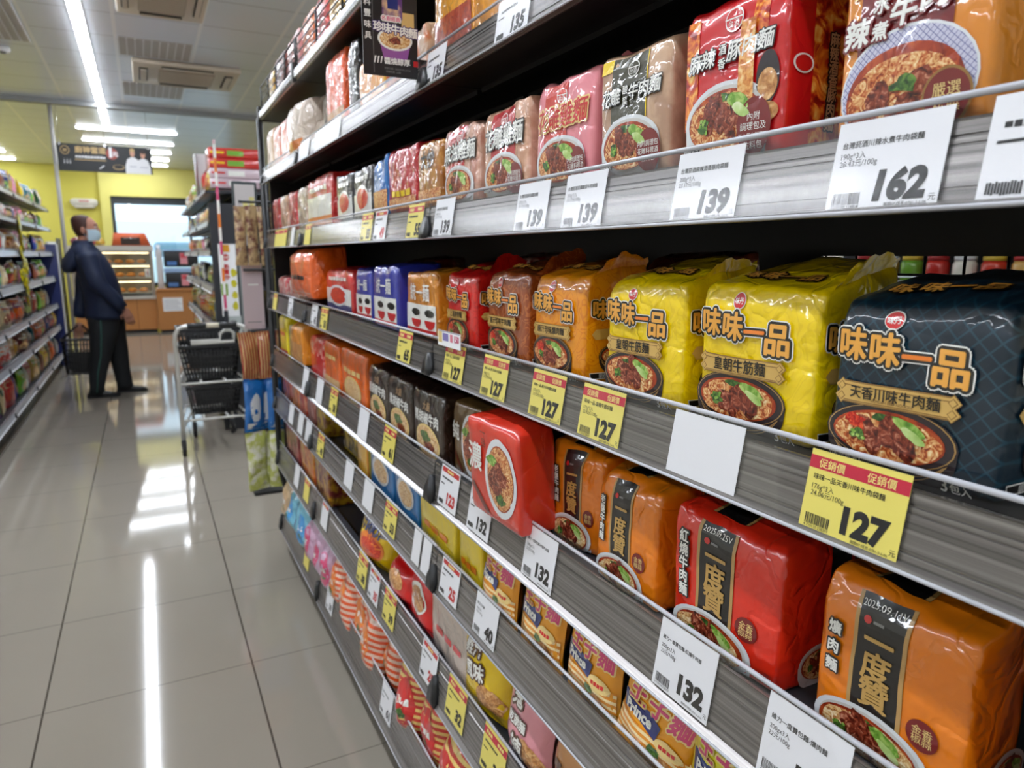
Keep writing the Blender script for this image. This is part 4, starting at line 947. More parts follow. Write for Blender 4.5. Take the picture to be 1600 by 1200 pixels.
for Yc, w, lab, c, c2 in ((2.435, .13, 'yellow and brown pack at the far part of the fifth shelf', (196,160,30), (110,50,30)), (2.59, .13, 'dusty pink film pack at the far part of the fifth shelf', (190,130,120), (150,70,60)), (2.745, .13, 'red fronted film pack at the far part of the fifth shelf', (200,40,30), (226,150,120)), (2.90, .14, 'pale orange film pack near the far end of the fifth shelf', (226,150,70), (190,80,40)), (3.09, .19, 'dark orange film pack at the very far end of the fifth shelf', (206,100,30), (120,40,20))):
    place(F(w, 0.150, 0.11), film(c, 'print', c2, k=.7), 'T5', Yc, lab, None)

# --- low shelf
place(Pillow(0.13, 0.06, 0.155, 7.7), film((200,140,84), k=.4), 'T6', 0.785, 'caramel coloured snack bag at the bottom edge beside the pink one', d_generic, (), dict(txt=3, tcol='brown', tz=.6, oval=INK['cream'], oz=.3), X=0.484, tilt=-0.13, name='snack_noodle_bag')
def d_crisp(f, root, l1, l2, l3, pic, lc):
    W_, H_ = f.W, f.H; a = Art(f.front)
    for i, l in enumerate((l1, l2, l3)):
        if l: a.text('title_lettering', l, (-0.08+0.04*i)*W_, (0.78-0.25*i)*H_, 0.42*W_/max(1.6, len(l)), INK['white'], 7, 0.03, [(0.14, INK[lc], 2)])
    a.ellipse('food_picture', 0.22*W_, 0.26*H_, 0.24*W_, 0.17*H_, pic, 3, n=18, wob=.3, seed=3)
    a.emit(root)
place(Pillow(0.150, 0.06, 0.172, 9.1), film((226,150,160), k=.35), 'T6', 0.932, 'dusty pink snack noodle bag with grey brush lettering', d_crisp, ('鬼', '乾脆麵', '辣', CRUMB, 'brown'), X=0.484, tilt=-0.13, name='snack_noodle_bag')
place(Pillow(0.160, 0.06, 0.170, 11.3), film((246,208,12), k=.35), 'T6', 1.095, 'sunny yellow snack noodle bag with white lettering, beside the pink bag', d_crisp, ('雞汁', '風味', '', CRUMB, 'brown'), X=0.484, tilt=-0.13, name='snack_noodle_bag', turn=.15, roll=-.12)
place(F(0.20, 0.165, 0.12, roof=.35, amp=1.8), film((206,190,178), k=.5), 'T6', 1.262, 'silvery beige plastic bag standing under the fifth shelf clip', d_generic, (), dict(txt=3, tcol='red', tz=.42, line=None))
RB = film((222,16,20), k=.3)
place(Pillow(0.155, 0.07, 0.150, 12.9), RB, 'T6', 1.440, 'shiny red bag with brown noodle picture, next to the beige bag', d_generic, (), dict(picture=CRUMB, oz=.55, oval=INK['white']), X=0.484, tilt=-0.13, name='snack_noodle_bag')
place(Pillow(0.160, 0.07, 0.115, 14.2), RB, 'T6', 1.585, 'shiny red bag lying low behind the rail, farther of two reds', d_generic, (), dict(picture=CRUMB, oz=.6), X=0.484, tilt=-0.13, name='snack_noodle_bag')
YB_ = film((246,204,16), k=.4)
for k, (Yc, lab) in enumerate(((1.66, 'yellow snack bag with grey top and orange picture, nearer of two'), (1.83, 'yellow snack bag with grey top and green corner, beside the empty shelf space'))):
    place(Pillow(0.19, 0.07, 0.150, 16.1+k*3), YB_, 'T6', Yc, lab, d_generic, (), dict(top=film((140,134,140), k=.4), txt='noor', tcol='blue', line=None, tz=.80, tsize=.32, picture=CHILI, oz=.45, oval=INK['orange']), X=0.484 if k else .58, tilt=-0.13, name='snack_noodle_bag', turn=.25, roll=.1)
for Yc, w, lab, c, c2 in ((2.46, .21, 'maroon and yellow pack with gold foot beside the empty shelf space', (120,34,30), (200,150,20)), (2.72, .24, 'orange brown pack with gold top at the far part of the low shelf', (200,90,40), (226,160,50)), (3.03, .28, 'maroon pack at the very far end of the low shelf', (130,34,40), (170,80,70))):
    place(F(w, 0.165, 0.12), film(c, 'print', c2, k=.6), 'T6', Yc, lab, d_generic, (), dict(strip=INK['yellow'] if c2[0] > 190 else None, strip_at=(0,.08)))

# --- bottom shelf: crinkled striped bags
def d_strip(f, root, c, label='red'):
    a = Art(f.front); W_, H_ = f.W, f.H
    a.ellipse('round_panel', 0, 0.48*H_, 0.27*W_, 0.26*H_, c, 2); bars(a, 'round_panel', 0, 0.50*H_, 0.34*W_, 0.08*H_, INK['white'], 4, 3, 2); a.ellipse('round_panel', 0.02*W_, 0.36*H_, 0.10*W_, 0.06*H_, DARKLEAF, 4, n=12, wob=.5, seed=2)
    a.emit(root)
SO = film((232,84,22), 'stripe', (240,206,186), k=.55, scale=.62); SR = film((206,40,30), 'stripe', (240,206,120), k=.55, scale=.75)
SB = film((120,190,214), k=.7); SP = film((206,168,196), k=.7)
k = 0
for Yc, m, x, lab, c in ((1.100, film((120,16,24), k=.5), .56, 'dark red bag lying at the near end of the visible bottom shelf', 'darkred'), (1.235, SR, .51, 'red and yellow striped snack bag, nearest on the bottom shelf', 'red'), (1.375, SR, .53, 'red and yellow striped snack bag, middle of three on the bottom shelf', 'red'), (1.515, SR, .52, 'red and yellow striped snack bag beside the gap in the bottom row', 'red'),
        (1.735, SO, .54, 'orange and white striped snack bag facing the gap in the bottom row', 'orange'), (1.86, SO, .51, 'orange and white striped snack bag, second from the gap', 'orange'), (1.985, SO, .53, 'orange and white striped snack bag, third from the gap', 'orange'), (2.11, SO, .51, 'orange and white striped snack bag, fourth from the gap', 'orange'), (2.24, SO, .52, 'orange and white striped snack bag beside the mauve bags', 'orange'),
        (2.375, SP, .51, 'mauve wrapped snack bag next to the orange striped ones', 'pink'), (2.505, SP, .52, 'mauve wrapped snack bag, middle of three on the bottom shelf', 'pink'), (2.64, SP, .51, 'mauve wrapped snack bag next to the pale blue ones', 'pink'), (2.77, SB, .51, 'pale blue wrapped snack bag next to the mauve ones', 'skyblue'), (2.90, SB, .52, 'pale blue wrapped snack bag, middle of the blue ones', 'skyblue'), (3.03, SB, .51, 'pale blue wrapped snack bag next to the beige one', 'skyblue'), (3.16, film((206,176,140), k=.6), .51, 'beige wrapped snack bag at the far end of the bottom shelf', 'tan')):
    k += 1
    place(Pillow(0.150, 0.105, 0.235 if Yc > 1.2 else .16, 20+k*1.7, 2.0, 0.022), m, 'T7', Yc, lab, d_strip, (INK[c],), X=x-.055, name='snack_noodle_bag', turn=0.25*math.sin(k*2.1), roll=0.10*math.sin(k*1.3), tilt=-0.16)
for k, (Yc, lab) in enumerate(((1.30, 'red and yellow striped snack bag in the second row of the bottom shelf, nearer one'), (1.46, 'red and yellow striped snack bag in the second row of the bottom shelf, farther one'))):
    place(Pillow(0.150, 0.09, 0.250, 60+k*1.7, 2.0, 0.022), SR, 'T7', Yc, lab, d_strip, (INK['red'],), X=.64, name='snack_noodle_bag', turn=0.2)

# --- open top shelf
place(F(0.200, 0.175, 0.11, amp=1.5), film((226,150,30), k=.7), 'T1', 1.010, 'gold film pack on the top open shelf, partly out of the picture', d_generic, (), dict(txt=3, tcol='red', tz=.6, top=INK['orange']))
place(F(0.165, 0.175, 0.11, amp=1.4), film((232,160,30), k=.7), 'T1', 1.200, 'gold film pack with dark red print, left of another gold pack on top', d_generic, (), dict(lo=SOUP, lo_h=.45, txt=4, tcol='darkred', tz=.75))
place(F(0.09, 0.10, 0.11), film((226,190,160), 'print', (220,110,40), k=.8), 'T1', 1.375, 'small white and orange film pack right of the hanging black sign', None)
place(F(0.20, 0.125, 0.11), film((236,180,40), 'vstripe', (226,120,70), k=.6), 'T1', 1.690, 'yellow and orange striped pack just below the hanging black sign', None)
place(F(0.085, 0.195, 0.11), film((30,30,34), k=.8), 'T1', 1.845, 'narrow black film pack on the top open shelf', d_generic, (), dict(txt=2, tcol='grey'))
place(F(0.20, 0.205, 0.12, amp=1.3), film((236,90,30), k=.8), 'T1', 2.03, 'tall orange red film pack left of the narrow black one', d_generic, (), dict(lo=CRUMB, lo_h=.3, strip=INK['white'], strip_at=(.55,.6)))
place(F(0.20, 0.160, 0.12), film((206,200,186), 'print', (120,110,100), k=.6), 'T1', 2.28, 'grey white pack with black print behind the white bulging bag', d_generic, (), dict(txt=3, tcol='black', line=None, tz=.5), X=.55)
place(F(0.25, 0.175, 0.13, roof=.3, bulge=.02, amp=1.6), film((222,206,190), k=.8), 'T1', 2.53, 'bulging white film bag with orange foot on the top open shelf', d_generic, (), dict(lo=INK['orange'], lo_h=.25), X=.49)
place(F(0.19, 0.165, 0.11), film((236,110,60), 'print', (230,180,160), k=.7), 'T1', 2.80, 'orange red film pack left of the white bulging bag', None)
place(F(0.16, 0.165, 0.11), film((226,120,90), 'print', (236,200,180), k=.7), 'T1', 2.99, 'pinkish orange film pack second from the far end on top', None)
place(F(0.15, 0.175, 0.11), film((206,170,130), 'print', (226,200,170), k=.7), 'T1', 3.155, 'beige film pack at the far end of the top open shelf', None)
for Yc, w, h, c, lab in ((1.84, .13, .15, (150,150,150), 'silver pack behind the wire guard, nearest in the basket shelf'), (2.00, .15, .18, (206,160,40), 'yellow brown pack behind the wire guard'), (2.17, .13, .15, (206,60,60), 'red and silver pack behind the wire guard'), (2.36, .17, .15, (230,110,50), 'orange pack behind the wire guard'), (2.60, .20, .15, (226,150,150), 'yellow and pink pack behind the wire guard'), (2.87, .20, .15, (110,50,44), 'brown box shaped pack behind the wire guard'), (3.09, .16, .13, (226,170,60), 'mustard pack behind the wire guard at the far end')):
    place(F(w, h, .11), film(c, 'print', tuple(min(255, x+50) for x in c), k=.7), 'T0', Yc, lab, None, X=.51)

# clear dividers between packs on the upper shelf
for Yc, lab in ((1.080, 'between the light tan and the crumpled clear pack'), (0.912, 'between the pink and the light tan pack'), (0.752, 'between the olive and the pink pack'), (0.604, 'between the red flame pack and the olive pack')):
    t = thing('shelf_divider', 'clear plastic shelf divider standing ' + lab, 'divider', (0.52, Yc, DECK['T2']), 0, 'clear dividers on the upper shelf')
    b = MB(); b.box(0, -0.0008, 0, 0.24, 0.0008, 0.125, M_CLEAR); obj('panel', b, t)
    b = MB(); b.box(0, -0.012, 0, 0.24, 0.0, 0.0012, M_CLEAR); obj('foot', b, t)
# ------------------------------------------------------------------ price tags in the rails
def price_tag(tier, Yc, kind, num, label, name=None, spec=None, code=None, big=False, w=0.088):
    zt = TOP[tier] - 0.0045; h = {'T4':0.078, 'T5':0.074, 'T6':0.084, 'T7':0.086, 'T1':0.058}.get(tier, 0.0665)
    t = thing('price_tag', label, 'price tag', (X0 - 0.0032, Yc, zt), group='price tags in the ' + TNAME[tier] + ' rail', rot=(-math.atan(LEAN), 0, -math.pi/2))
    t['group'] = t['group']
    b = MB(); b.box(-w/2, -0.0005, -h, w/2, 0, 0, M_YPAPER if kind == 'promo' else M_PAPER); obj('card', b, t)
    a = Art(lambda x, z, off: (x, -0.0005 - off*0.3, z))
    X = lambda f: (f-0.5)*w
    Z = lambda f: -f*h
    if kind == 'promo':
        a.rect('promo_band', -w/2, Z(.235), w/2, Z(.075), M_PROMO, 0, .05)
        if big:
            for x in (.24, .74): a.text('promo_band', '促銷價', X(x), Z(.155), .0082, M_INKYEL, 2, .01)
        else:
            for x in (.24, .74): bars(a, 'promo_band', X(x), Z(.155), .024, .007, M_INKYEL, 2, 3, 1)
    if kind == 'sale':
        a.rect('promo_band', X(.06), Z(.16), X(.96), Z(.04), M_INKRED, 0, .05); bars(a, 'promo_band', X(.5), Z(.10), .03, .005, M_INKYEL, 2, 4, 1)
    if kind != 'blank' and num:
        y0 = .31 if kind == 'promo' else .24
        ink = M_INKRED if kind == 'sale' else M_INKBLACK
        nm = name or '維力包麵'
        if big:
            a.text('item_name', name, X(.07), Z(y0+.02), .80*w/max(len(name), 11)*.92, M_INKBLACK, 1, .012, align='l')
            for i, l in enumerate(spec): a.text('weight_lines', l, X(.07), Z(y0+.14+.085*i), .0058, M_INKBLACK, 1, align='l')
            a.text('currency_mark', '元', X(.955), Z(.905), .0056, M_INKBLACK, 1)
            a.text('shelf_code', '麵類07-晴景-0781-3-6-06', X(.74), Z(.955), .0030, M_INKBLACK, 1)
            rr = random.Random(len(name)*7+int(num)); x = X(.06)
            while x < X(.32):
                bw = rr.choice((.0004, .0006, .001)); a.rect('barcode', x, Z(.93), x+bw, Z(.80), M_INKBLACK, 1, .1); x += bw + rr.choice((.0005, .0008))
            a.text('barcode', code or '4 710110 238397', X(.19), Z(.955), .0034, M_INKBLACK, 1)
        else:
            bars(a, 'item_name', X(.38), Z(y0+.05), .050, .0045, M_INKBLACK, 1, 9, int(num))
            a.rect('weight_lines', X(.07), Z(y0+.22), X(.26), Z(y0+.19), M_INKBLACK, 1, .1)
            bars(a, 'barcode', X(.18), Z(.88), .022, .009, M_INKBLACK, 1, 12, 3)
        a.text('price_number', num, X(.90), Z(.74), .0285 if len(num) > 2 else .030, ink, 2, .055, align='r', skew=.10 if tier in ('T2', 'T1') else 0.0)
    a.emit(t)
YT, WT = 'yellow promotional price tag reading ', 'white price tag reading '
price_tag('T2', 0.232, 'white', '139', 'white price tag cut off by the right edge of the upper rail')
price_tag('T2', 0.345, 'white', '162', WT + '162 under the ochre orange pack', '台灣菸酒川辣水煮牛肉袋麵', ('190g*3入', '28.43元/100g'), '4 710199 114414', True)
price_tag('T2', 0.530, 'white', '139', WT + '139 under the large red flame pack', '台灣菸酒麻辣酒香豚肉袋麵', ('200g*3入', '23.17元/100g'), '4 710199 105471', True)
price_tag('T2', 0.742, 'white', '139', WT + '139 under the olive panel pack', '台灣菸酒花雕酸菜牛肉袋麵', ('200g*3入', '23.17元/100g'), None, True)
price_tag('T2', 0.872, 'white', '139', WT + '139 under the pink pack', '台灣菸酒麻油雞袋麵', ('200g*3入', '23.17元/100g'), None, True)
price_tag('T2', 1.195, 'white', '139', WT + '139 beside the black rail clip of the upper shelf', '台灣菸酒花雕雞袋麵', ('200g*3入', '23.17元/100g'), None, True)
price_tag('T2', 1.345, 'promo', '55', YT + '55 just past the black clip of the upper rail')
price_tag('T2', 1.575, 'sale', '49', 'white price tag with red print in the upper rail between two yellow ones')
price_tag('T2', 1.685, 'promo', '55', YT + '55 under the blue film pack')
price_tag('T2', 2.37, 'promo', '', 'plain yellow label strip right of the far clip of the upper rail')
price_tag('T2', 2.63, 'white', '', 'white slip beside the long yellow label near the far end of the upper rail', w=.06)
price_tag('T2', 2.88, 'promo', '', 'long pale yellow label at the far end of the upper rail', w=.26)
price_tag('T3', 0.347, 'promo', '127', YT + '127 under the navy pack', '味味一品天香川味牛肉袋麵', ('176g*3入', '24.06元/100g'), '4 710110 238397', True)
price_tag('T3', 0.515, 'blank', '', 'blank white card in the eye level rail under the yellow pack', w=.098)
price_tag('T3', 0.695, 'promo', '127', YT + '127 under the two yellow packs', '味味一品-皇朝牛筋袋麵', ('177g*3入', '23.92元/100g'), None, True)
price_tag('T3', 0.826, 'promo', '127', YT + '127 under the golden orange pack', '味味一品-原汁珍味爌肉袋麵', ('177g*3入', '23.92元/100g'), None, True)
price_tag('T3', 0.992, 'promo', '127', YT + '127 under the chestnut brown pack', '味味一品-原汁珍味牛肉袋麵', ('180g*3入', '23.52元/100g'), None, True)
price_tag('T3', 1.158, 'promo', '127', YT + '127 under the glossy red pack', '味味一品-上湯排骨袋麵', ('185g*3入', '22.88元/100g'), None, True)
price_tag('T3', 1.430, 'promo', '65', YT + '65 under the orange and white pack')
price_tag('T3', 2.19, 'promo', '50', 'small yellow price tag near the far clip of the eye level rail')
price_tag('T3', 2.33, 'white', '45', 'white price tag beside the far clip of the eye level rail')
price_tag('T3', 2.75, 'white', '42', 'white price tag under the clear brown pack, far eye level rail')
price_tag('T3', 3.10, 'promo', '', 'yellow label at the very far end of the eye level rail')
price_tag('T4', 0.372, 'white', '132', WT + '132 at the bottom edge under the orange date print pack', '維力一度贊包麵-爌肉麵', ('200gx3入', '22元/100g'), None, True)
price_tag('T4', 0.527, 'white', '132', WT + '132 under the vermilion pack', '維力一度贊包麵-紅燒牛肉麵', ('200gx3入', '22元/100g'), None, True)
price_tag('T4', 0.842, 'white', '132', WT + '132 under the turned orange pack', '維力一度贊包麵-老甕牛肉麵', ('200gx3入', '22元/100g'), None, True)
price_tag('T4', 1.050, 'white', '132', WT + '132 under the leaning red pack')
price_tag('T4', 1.190, 'sale', '123', 'white price tag with red band reading 123 beside the rail clip')
price_tag('T4', 1.560, 'promo', '61', YT + '61 under the black brown packs')
price_tag('T4', 1.780, 'blank', '', 'blank white slip in the fourth rail under the farthest black pack')
price_tag('T4', 2.11, 'promo', '58', 'yellow price tag in the fourth rail under the deep orange multipack')
price_tag('T4', 2.30, 'blank', '', 'blank white slip just right of the far fourth rail clip')
price_tag('T4', 2.53, 'blank', '', 'blank white slip just left of the far fourth rail clip')
price_tag('T5', 1.030, 'white', '40', WT + '40 under the orange snack noodle bags', '味王王子麵', ('40g*5入', '20元/100g'), None, True)
price_tag('T5', 1.195, 'sale', '25', 'white price tag with red band reading 25 beside the fifth rail clip')
price_tag('T5', 1.325, 'blank', '', 'narrow blank white slip under the wide pale yellow bag, nearer of two', w=.046)
price_tag('T5', 1.383, 'blank', '', 'narrow blank white slip under the wide pale yellow bag, farther of two', w=.046)
price_tag('T5', 1.570, 'promo', '53', YT + '53 under the sky blue boxes')
price_tag('T5', 1.760, 'blank', '', 'blank white slip under the farther sky blue box')
price_tag('T5', 1.960, 'blank', '', 'blank white slip under the yellow striped pack')
price_tag('T5', 2.33, 'promo', '48', 'yellow price tag right of the far clip of the fifth rail')
price_tag('T5', 2.53, 'blank', '', 'blank white slip left of the far fifth rail clip')
price_tag('T5', 2.67, 'blank', '', 'blank white slip second left of the far fifth rail clip')
price_tag('T5', 2.86, 'blank', '', 'blank white slip third left of the far fifth rail clip')
price_tag('T6', 1.000, 'promo', '32', 'yellow promotional price tag cut off by the bottom edge under the pink bag', big=False)
price_tag('T6', 1.170, 'promo', '32', YT + '32 just right of the low rail clip')
price_tag('T6', 1.322, 'sale', '25', 'white price tag with red band reading 25 in the low rail')
price_tag('T6', 1.600, 'promo', '39', YT + '39 in the low rail under the red bags')
price_tag('T6', 1.735, 'sale', '35', 'white price tag with red band beside the yellow 39 tag')
price_tag('T6', 1.850, 'promo', '38', 'yellow price tag in the low rail under the yellow snack bags')
price_tag('T6', 2.32, 'sale', '', 'white slip with red edge right of the far low rail clip')
price_tag('T6', 2.62, 'promo', '', 'yellow slip in the far low rail under the orange brown pack')
price_tag('T6', 2.81, 'blank', '', 'blank white slip in the far low rail')
price_tag('T7', 1.655, 'white', '61', WT + '61 in the bottom rail beside the gap')
price_tag('T7', 2.30, 'white', '59', 'white price tag in the bottom rail under the orange striped bags')
price_tag('T7', 2.69, 'promo', '', 'pale yellow slip in the bottom rail under the mauve bags')
price_tag('T1', 1.222, 'white', '135', WT + '135 right of the hanging black sign')
price_tag('T1', 0.930, 'white', '135', WT + '135 at the top edge of the picture', w=.10)
price_tag('T1', 2.05, 'blank', '', 'wide blank white slip in the top rail left of the hanging sign', w=.30)
price_tag('T1', 2.37, 'blank', '', 'wide blank white slip in the top rail beside the far clip', w=.16)
# small coupon standing on the eye level rail
t = thing('coupon_card', 'small purple and white coupon card reading 150 clipped above the rail at the red pack', 'coupon', (X0 - 0.012, 1.168, 1.206), rot=(0, 0, -math.pi/2))
b = MB(); b.box(-.055, -.001, -.004, .050, 0, .024, M_PAPER); obj('card', b, t)
a = Art(lambda x, z, off: (x, -0.001 - off*.3, z))
a.rect('printing', -.054, .0225, .049, .0235, INK['blue'], 1); a.rect('printing', -.030, .006, -.004, .020, mat('lilac_ink', (130,120,180), .5), 1); a.rect('printing', .004, .006, .016, .020, mat('pink_ink', (226,130,150), .5), 1)
a.text('printing', '150', .034, .013, .016, INK['pink'], 2, .04); a.rect('printing', -.052, .002, -.034, .022, INK['cream'], 1)
a.emit(t)

# ------------------------------------------------------------------ hanging sign at the open top shelf
sx0, sx1, sz0, sz1, sy = 0.383, 0.486, 1.688, 1.93, 1.322
t = thing('hanging_sign', 'black hanging shelf sign with a noodle cup picture and white lettering', 'sign', ((sx0+sx1)/2, sy, sz0))
BLK = mat('black_card', (24,22,24), .35)
b = MB(); b.box(sx0, sy, sz0, sx1, sy+.003, sz1, BLK); obj('card', b, t, t.location)
b = MB(); b.box(sx1, sy-.004, sz0+.02, sx1+.016, sy+.008, sz0+.035, M_PLASTIC_BLACK); b.box(sx1, sy-.004, sz1-.05, sx1+.016, sy+.008, sz1-.035, M_PLASTIC_BLACK); obj('bracket', b, t, t.location)
ox, oz = (sx0+sx1)/2, sz0
a = Art(lambda x, z, off: (x - ox, -off*.6, z - oz))
gx = sx0 + .0185
a.rect('border_line', gx, sz0+.004, gx+.0008, sz1, INK['grey'], 1, .05)
a.text('lettering', '料豐味具', sx0+.0095, sz0+.094, .0135, INK['white'], 3, .02, vert=True, gap=1.35)
cx = (gx+sx1)/2
a.rect('lettering', cx+.012, sz0+.070, sx1-.006, sz0+.112, film((216,180,110), k=.1), 1)
a.rect('product_picture', cx-.024, sz0+.098, cx+.014, sz0+.19, film((96,54,120), 'print', (226,190,150), k=.1), 2); a.rect('product_picture', cx-.014, sz0+.115, cx+.006, sz0+.15, INK['blue'], 3)
a.text('lettering', '名廚經典', cx-.008, sz0+.0985, .0090, INK['pink'], 6, .02, [(.2, INK['white'], 1)])
for i, ch in enumerate('珍味牛肉麵'): a.text('lettering', ch, cx-.033+.0165*i, sz0+.0835-.0012*i, .0180, INK['white'], 8, .03, [(.12, film((60,40,110), k=.1), 2)])
cz = sz0+.060
a.poly('product_picture', [(cx-.032, cz+.004), (cx-.023, cz-.030), (cx+.021, cz-.030), (cx+.030, cz+.004)], film((150,84,160), k=.1), 2)
a.ellipse('product_picture', cx-.001, cz+.004, .033, .019, INK['white'], 3); a.ellipse('product_picture', cx-.001, cz+.004, .029, .0155, NOODLE_PALE, 4); a.ellipse('product_picture', cx, cz+.002, .012, .006, MEAT, 5, n=14, wob=.4)
a.text('lettering', '醬燒醇厚', cx+.002, sz0+.0265, .0125, INK['white'], 8, .03)
a.rect('lettering', cx+.033, sz0+.021, cx+.043, sz0+.031, INK['red'], 4)
a.text('lettering', '促銷日期 : 2025/01/01-01/31', cx+.002, sz0+.0135, .0042, INK['grey'], 4); a.text('lettering', '促銷店鋪 : 全聯', cx-.006, sz0+.008, .0042, INK['grey'], 4)
for i in range(3): a.poly('lettering', [(cx-.042+.006*i, sz0+.021), (cx-.040+.006*i, sz0+.021), (cx-.037+.006*i, sz0+.033), (cx-.040+.006*i, sz0+.033)], INK['white'], 4)
a.emit(t)

# ------------------------------------------------------------------ snack bags on the left gondola
PAL = [('orange',(236,110,20)), ('bright red',(206,24,30)), ('lime green',(110,190,40)), ('dark green',(24,84,44)), ('yellow',(240,210,30)), ('white',(226,226,222)), ('teal',(20,130,150)), ('purple',(130,70,140)), ('pink',(226,140,170)), ('silver grey',(170,172,176)),
       ('gold',(206,160,60)), ('black',(34,32,34)), ('cream',(226,206,160)), ('royal blue',(36,60,150)), ('brick brown',(140,70,44)), ('maroon',(120,26,34))]
LDECK = [('A',1.93,0.24,'top'), ('B',1.70,0.165,'second'), ('Cc',1.42,0.21,'third'), ('D',1.13,0.22,'fourth'), ('Ee',0.80,0.245,'fifth'), ('F',0.54,0.185,'sixth'), ('G',0.19,0.255,'bottom')]
rl = random.Random(41)
PICS = [('tan snack picture', CRUMB), ('red patch', CHILI), ('green leaf picture', LEAF), ('brown picture', MEAT), ('golden noodle picture', NOODLE_PALE)]
protos = {}
def side_bag(X, face, Y, dk, w, h, ci, pi, label, group, prof=0.07):
    key = (round(w, 3), round(h, 3), ci, pi)
    rz = math.pi/2 if face > 0 else -math.pi/2
    t = thing('snack_bag', label, 'snack bag', (X, Y, dk), group=group, rot=(rl.uniform(-.10, -.02), rl.uniform(-.06, .06), rz + rl.uniform(-.25, .25)))
    f = Pillow(w, prof, h, ci*3.1+pi*1.7, 1.5)
    obj('bag', f.mesh(film(PAL[ci][1], k=.5, coat=.35, rough=.35)), t)
    a = Art(f.front); c2 = PAL[(ci*5+pi*3+4) % len(PAL)][1]
    a.rect('printing', -.46*w, .62*h, .46*w, .82*h, film(c2, k=.4, coat=.35, rough=.35), 1, .03); bars(a, 'printing', 0, .72*h, .6*w, .08*h, INK['white' if sum(c2) < 480 else 'red'], 3, 4, ci)
    a.ellipse('picture', 0, .34*h, .33*w, .20*h, PICS[pi][1], 2, n=18, wob=.25, seed=ci)
    a.emit(t); return t
for ti, (nm, zt, hh, word) in enumerate(LDECK):
    y = 5.85; n = 0
    order = list(range(16)); rl.shuffle(order)
    while y < 10.15:
        w = rl.uniform(.21, .34); ci = order[n % 16]; pi = rl.randrange(5)
        if n >= 16: ci = order[(n*7) % 16]
        h = hh*rl.uniform(.80, 1.0)
        side_bag(-1.035 - rl.uniform(0, .03), 1, y + w/2, zt-0.028, w, h, ci, pi, '%s snack bag with %s, %s along the left gondola %s shelf' % (PAL[ci][0], PICS[pi][0], ORD[min(n, 15)], word), 'snack bags on the ' + word + ' shelf of the left gondola')
        y += w*1.02 + .01; n += 1
        if n > 15: break
# tall green bag and stacked items standing at the near lower end
for k, (Y, c, lab) in enumerate(((5.95, (22,60,40), 'tall dark green chip tube at the near end of the sixth left shelf'), )):
    t = thing('chip_tube', lab, 'chip tube', (-1.03, Y-.22, .512), 0); b = MB(); b.lathe([(.001,0),(.05,0),(.05,.2),(.001,.201)], film(c), n=16); obj('body', b, t)
    b = MB(); b.lathe([(.051,.18),(.052,.2),(.001,.206)], M_WHITE, n=16); obj('lid', b, t)
# clip strip of yellow packets hanging in front of the left shelves
t = thing('clip_strip', 'white hanging clip strip in front of the left snack shelves', 'clip strip', (-.955, 7.75, 1.78))
b = MB(); b.box(-.0015, -.012, -.95, .0015, .012, 0, M_CLEAR); obj('strip', b, t)
b = MB(); b.tube([(0,0,0), (-.02,0,.01), (-.03,0,0)], .002, M_CHROME, 6); obj('hook', b, t)
for k in range(8):
    p = thing('hanging_packet', ORD[k] + ' small yellow packet down the clip strip of the left gondola', 'packet', (-.945, 7.75 + .02*(-1)**k, 1.60 - .10*k), group='yellow packets on the clip strip', rot=(-.12, .25*(-1)**k, math.pi/2 + .3*math.sin(k)))
    f = Pillow(.10, .02, .15, k*2.3, 1.2, .008); obj('bag', f.mesh(film((222,206,20), 'print', (90,90,20), k=.5)), p)
# blue end panel with a white edge, and the dark merchandiser past it
t = thing('blue_partition', 'navy blue end panel closing the left snack gondola', 'panel', (-1.2, 10.38, 0))
b = MB(); b.box(-.25, -.02, 0, .27, .03, 1.50, mat('navy_panel', (34,48,110), .4), .004); obj('board', b, t)
b = MB(); b.box(.27, -.02, 0, .285, .03, 1.50, M_WHITE, .003); obj('edge_trim', b, t)
t = thing('display_rack', 'dark wire rack with hanging packets just past the blue end panel', 'rack', (-1.05, 10.75, 0))
b = MB()
for x in (-.10, .12):
    for y in (-.15, .15): b.tube([(x, y, 0), (x, y, 1.58)], .012, M_BLACK, 8)
obj('frame', b, t)
for k in range(6):
    b = MB(); b.box(-.10, -.15, .10+.25*k, .12, .15, .115+.25*k, M_BLACK); b.tube([(-.10,-.16,.16+.25*k), (.12,-.16,.16+.25*k)], .005, M_BLACK, 6); obj('tray', b, t)
for k in range(6):
    p = thing('packet', ['white', 'pink', 'grey', 'cream', 'rose', 'pale'][k] + ' packet standing in the dark rack, ' + ORD[k] + ' tray from the floor', 'packet', (-1.0, 10.68, .117+.25*k), group='packets in the dark rack', rot=(-.05, 0, .5))
    f = Pillow(.13, .05, .17, k*3.3, 1.2); obj('bag', f.mesh(film([(226,220,220), (226,150,150), (120,120,120), (226,206,180), (206,120,130), (200,200,190)][k], k=.5)), p)
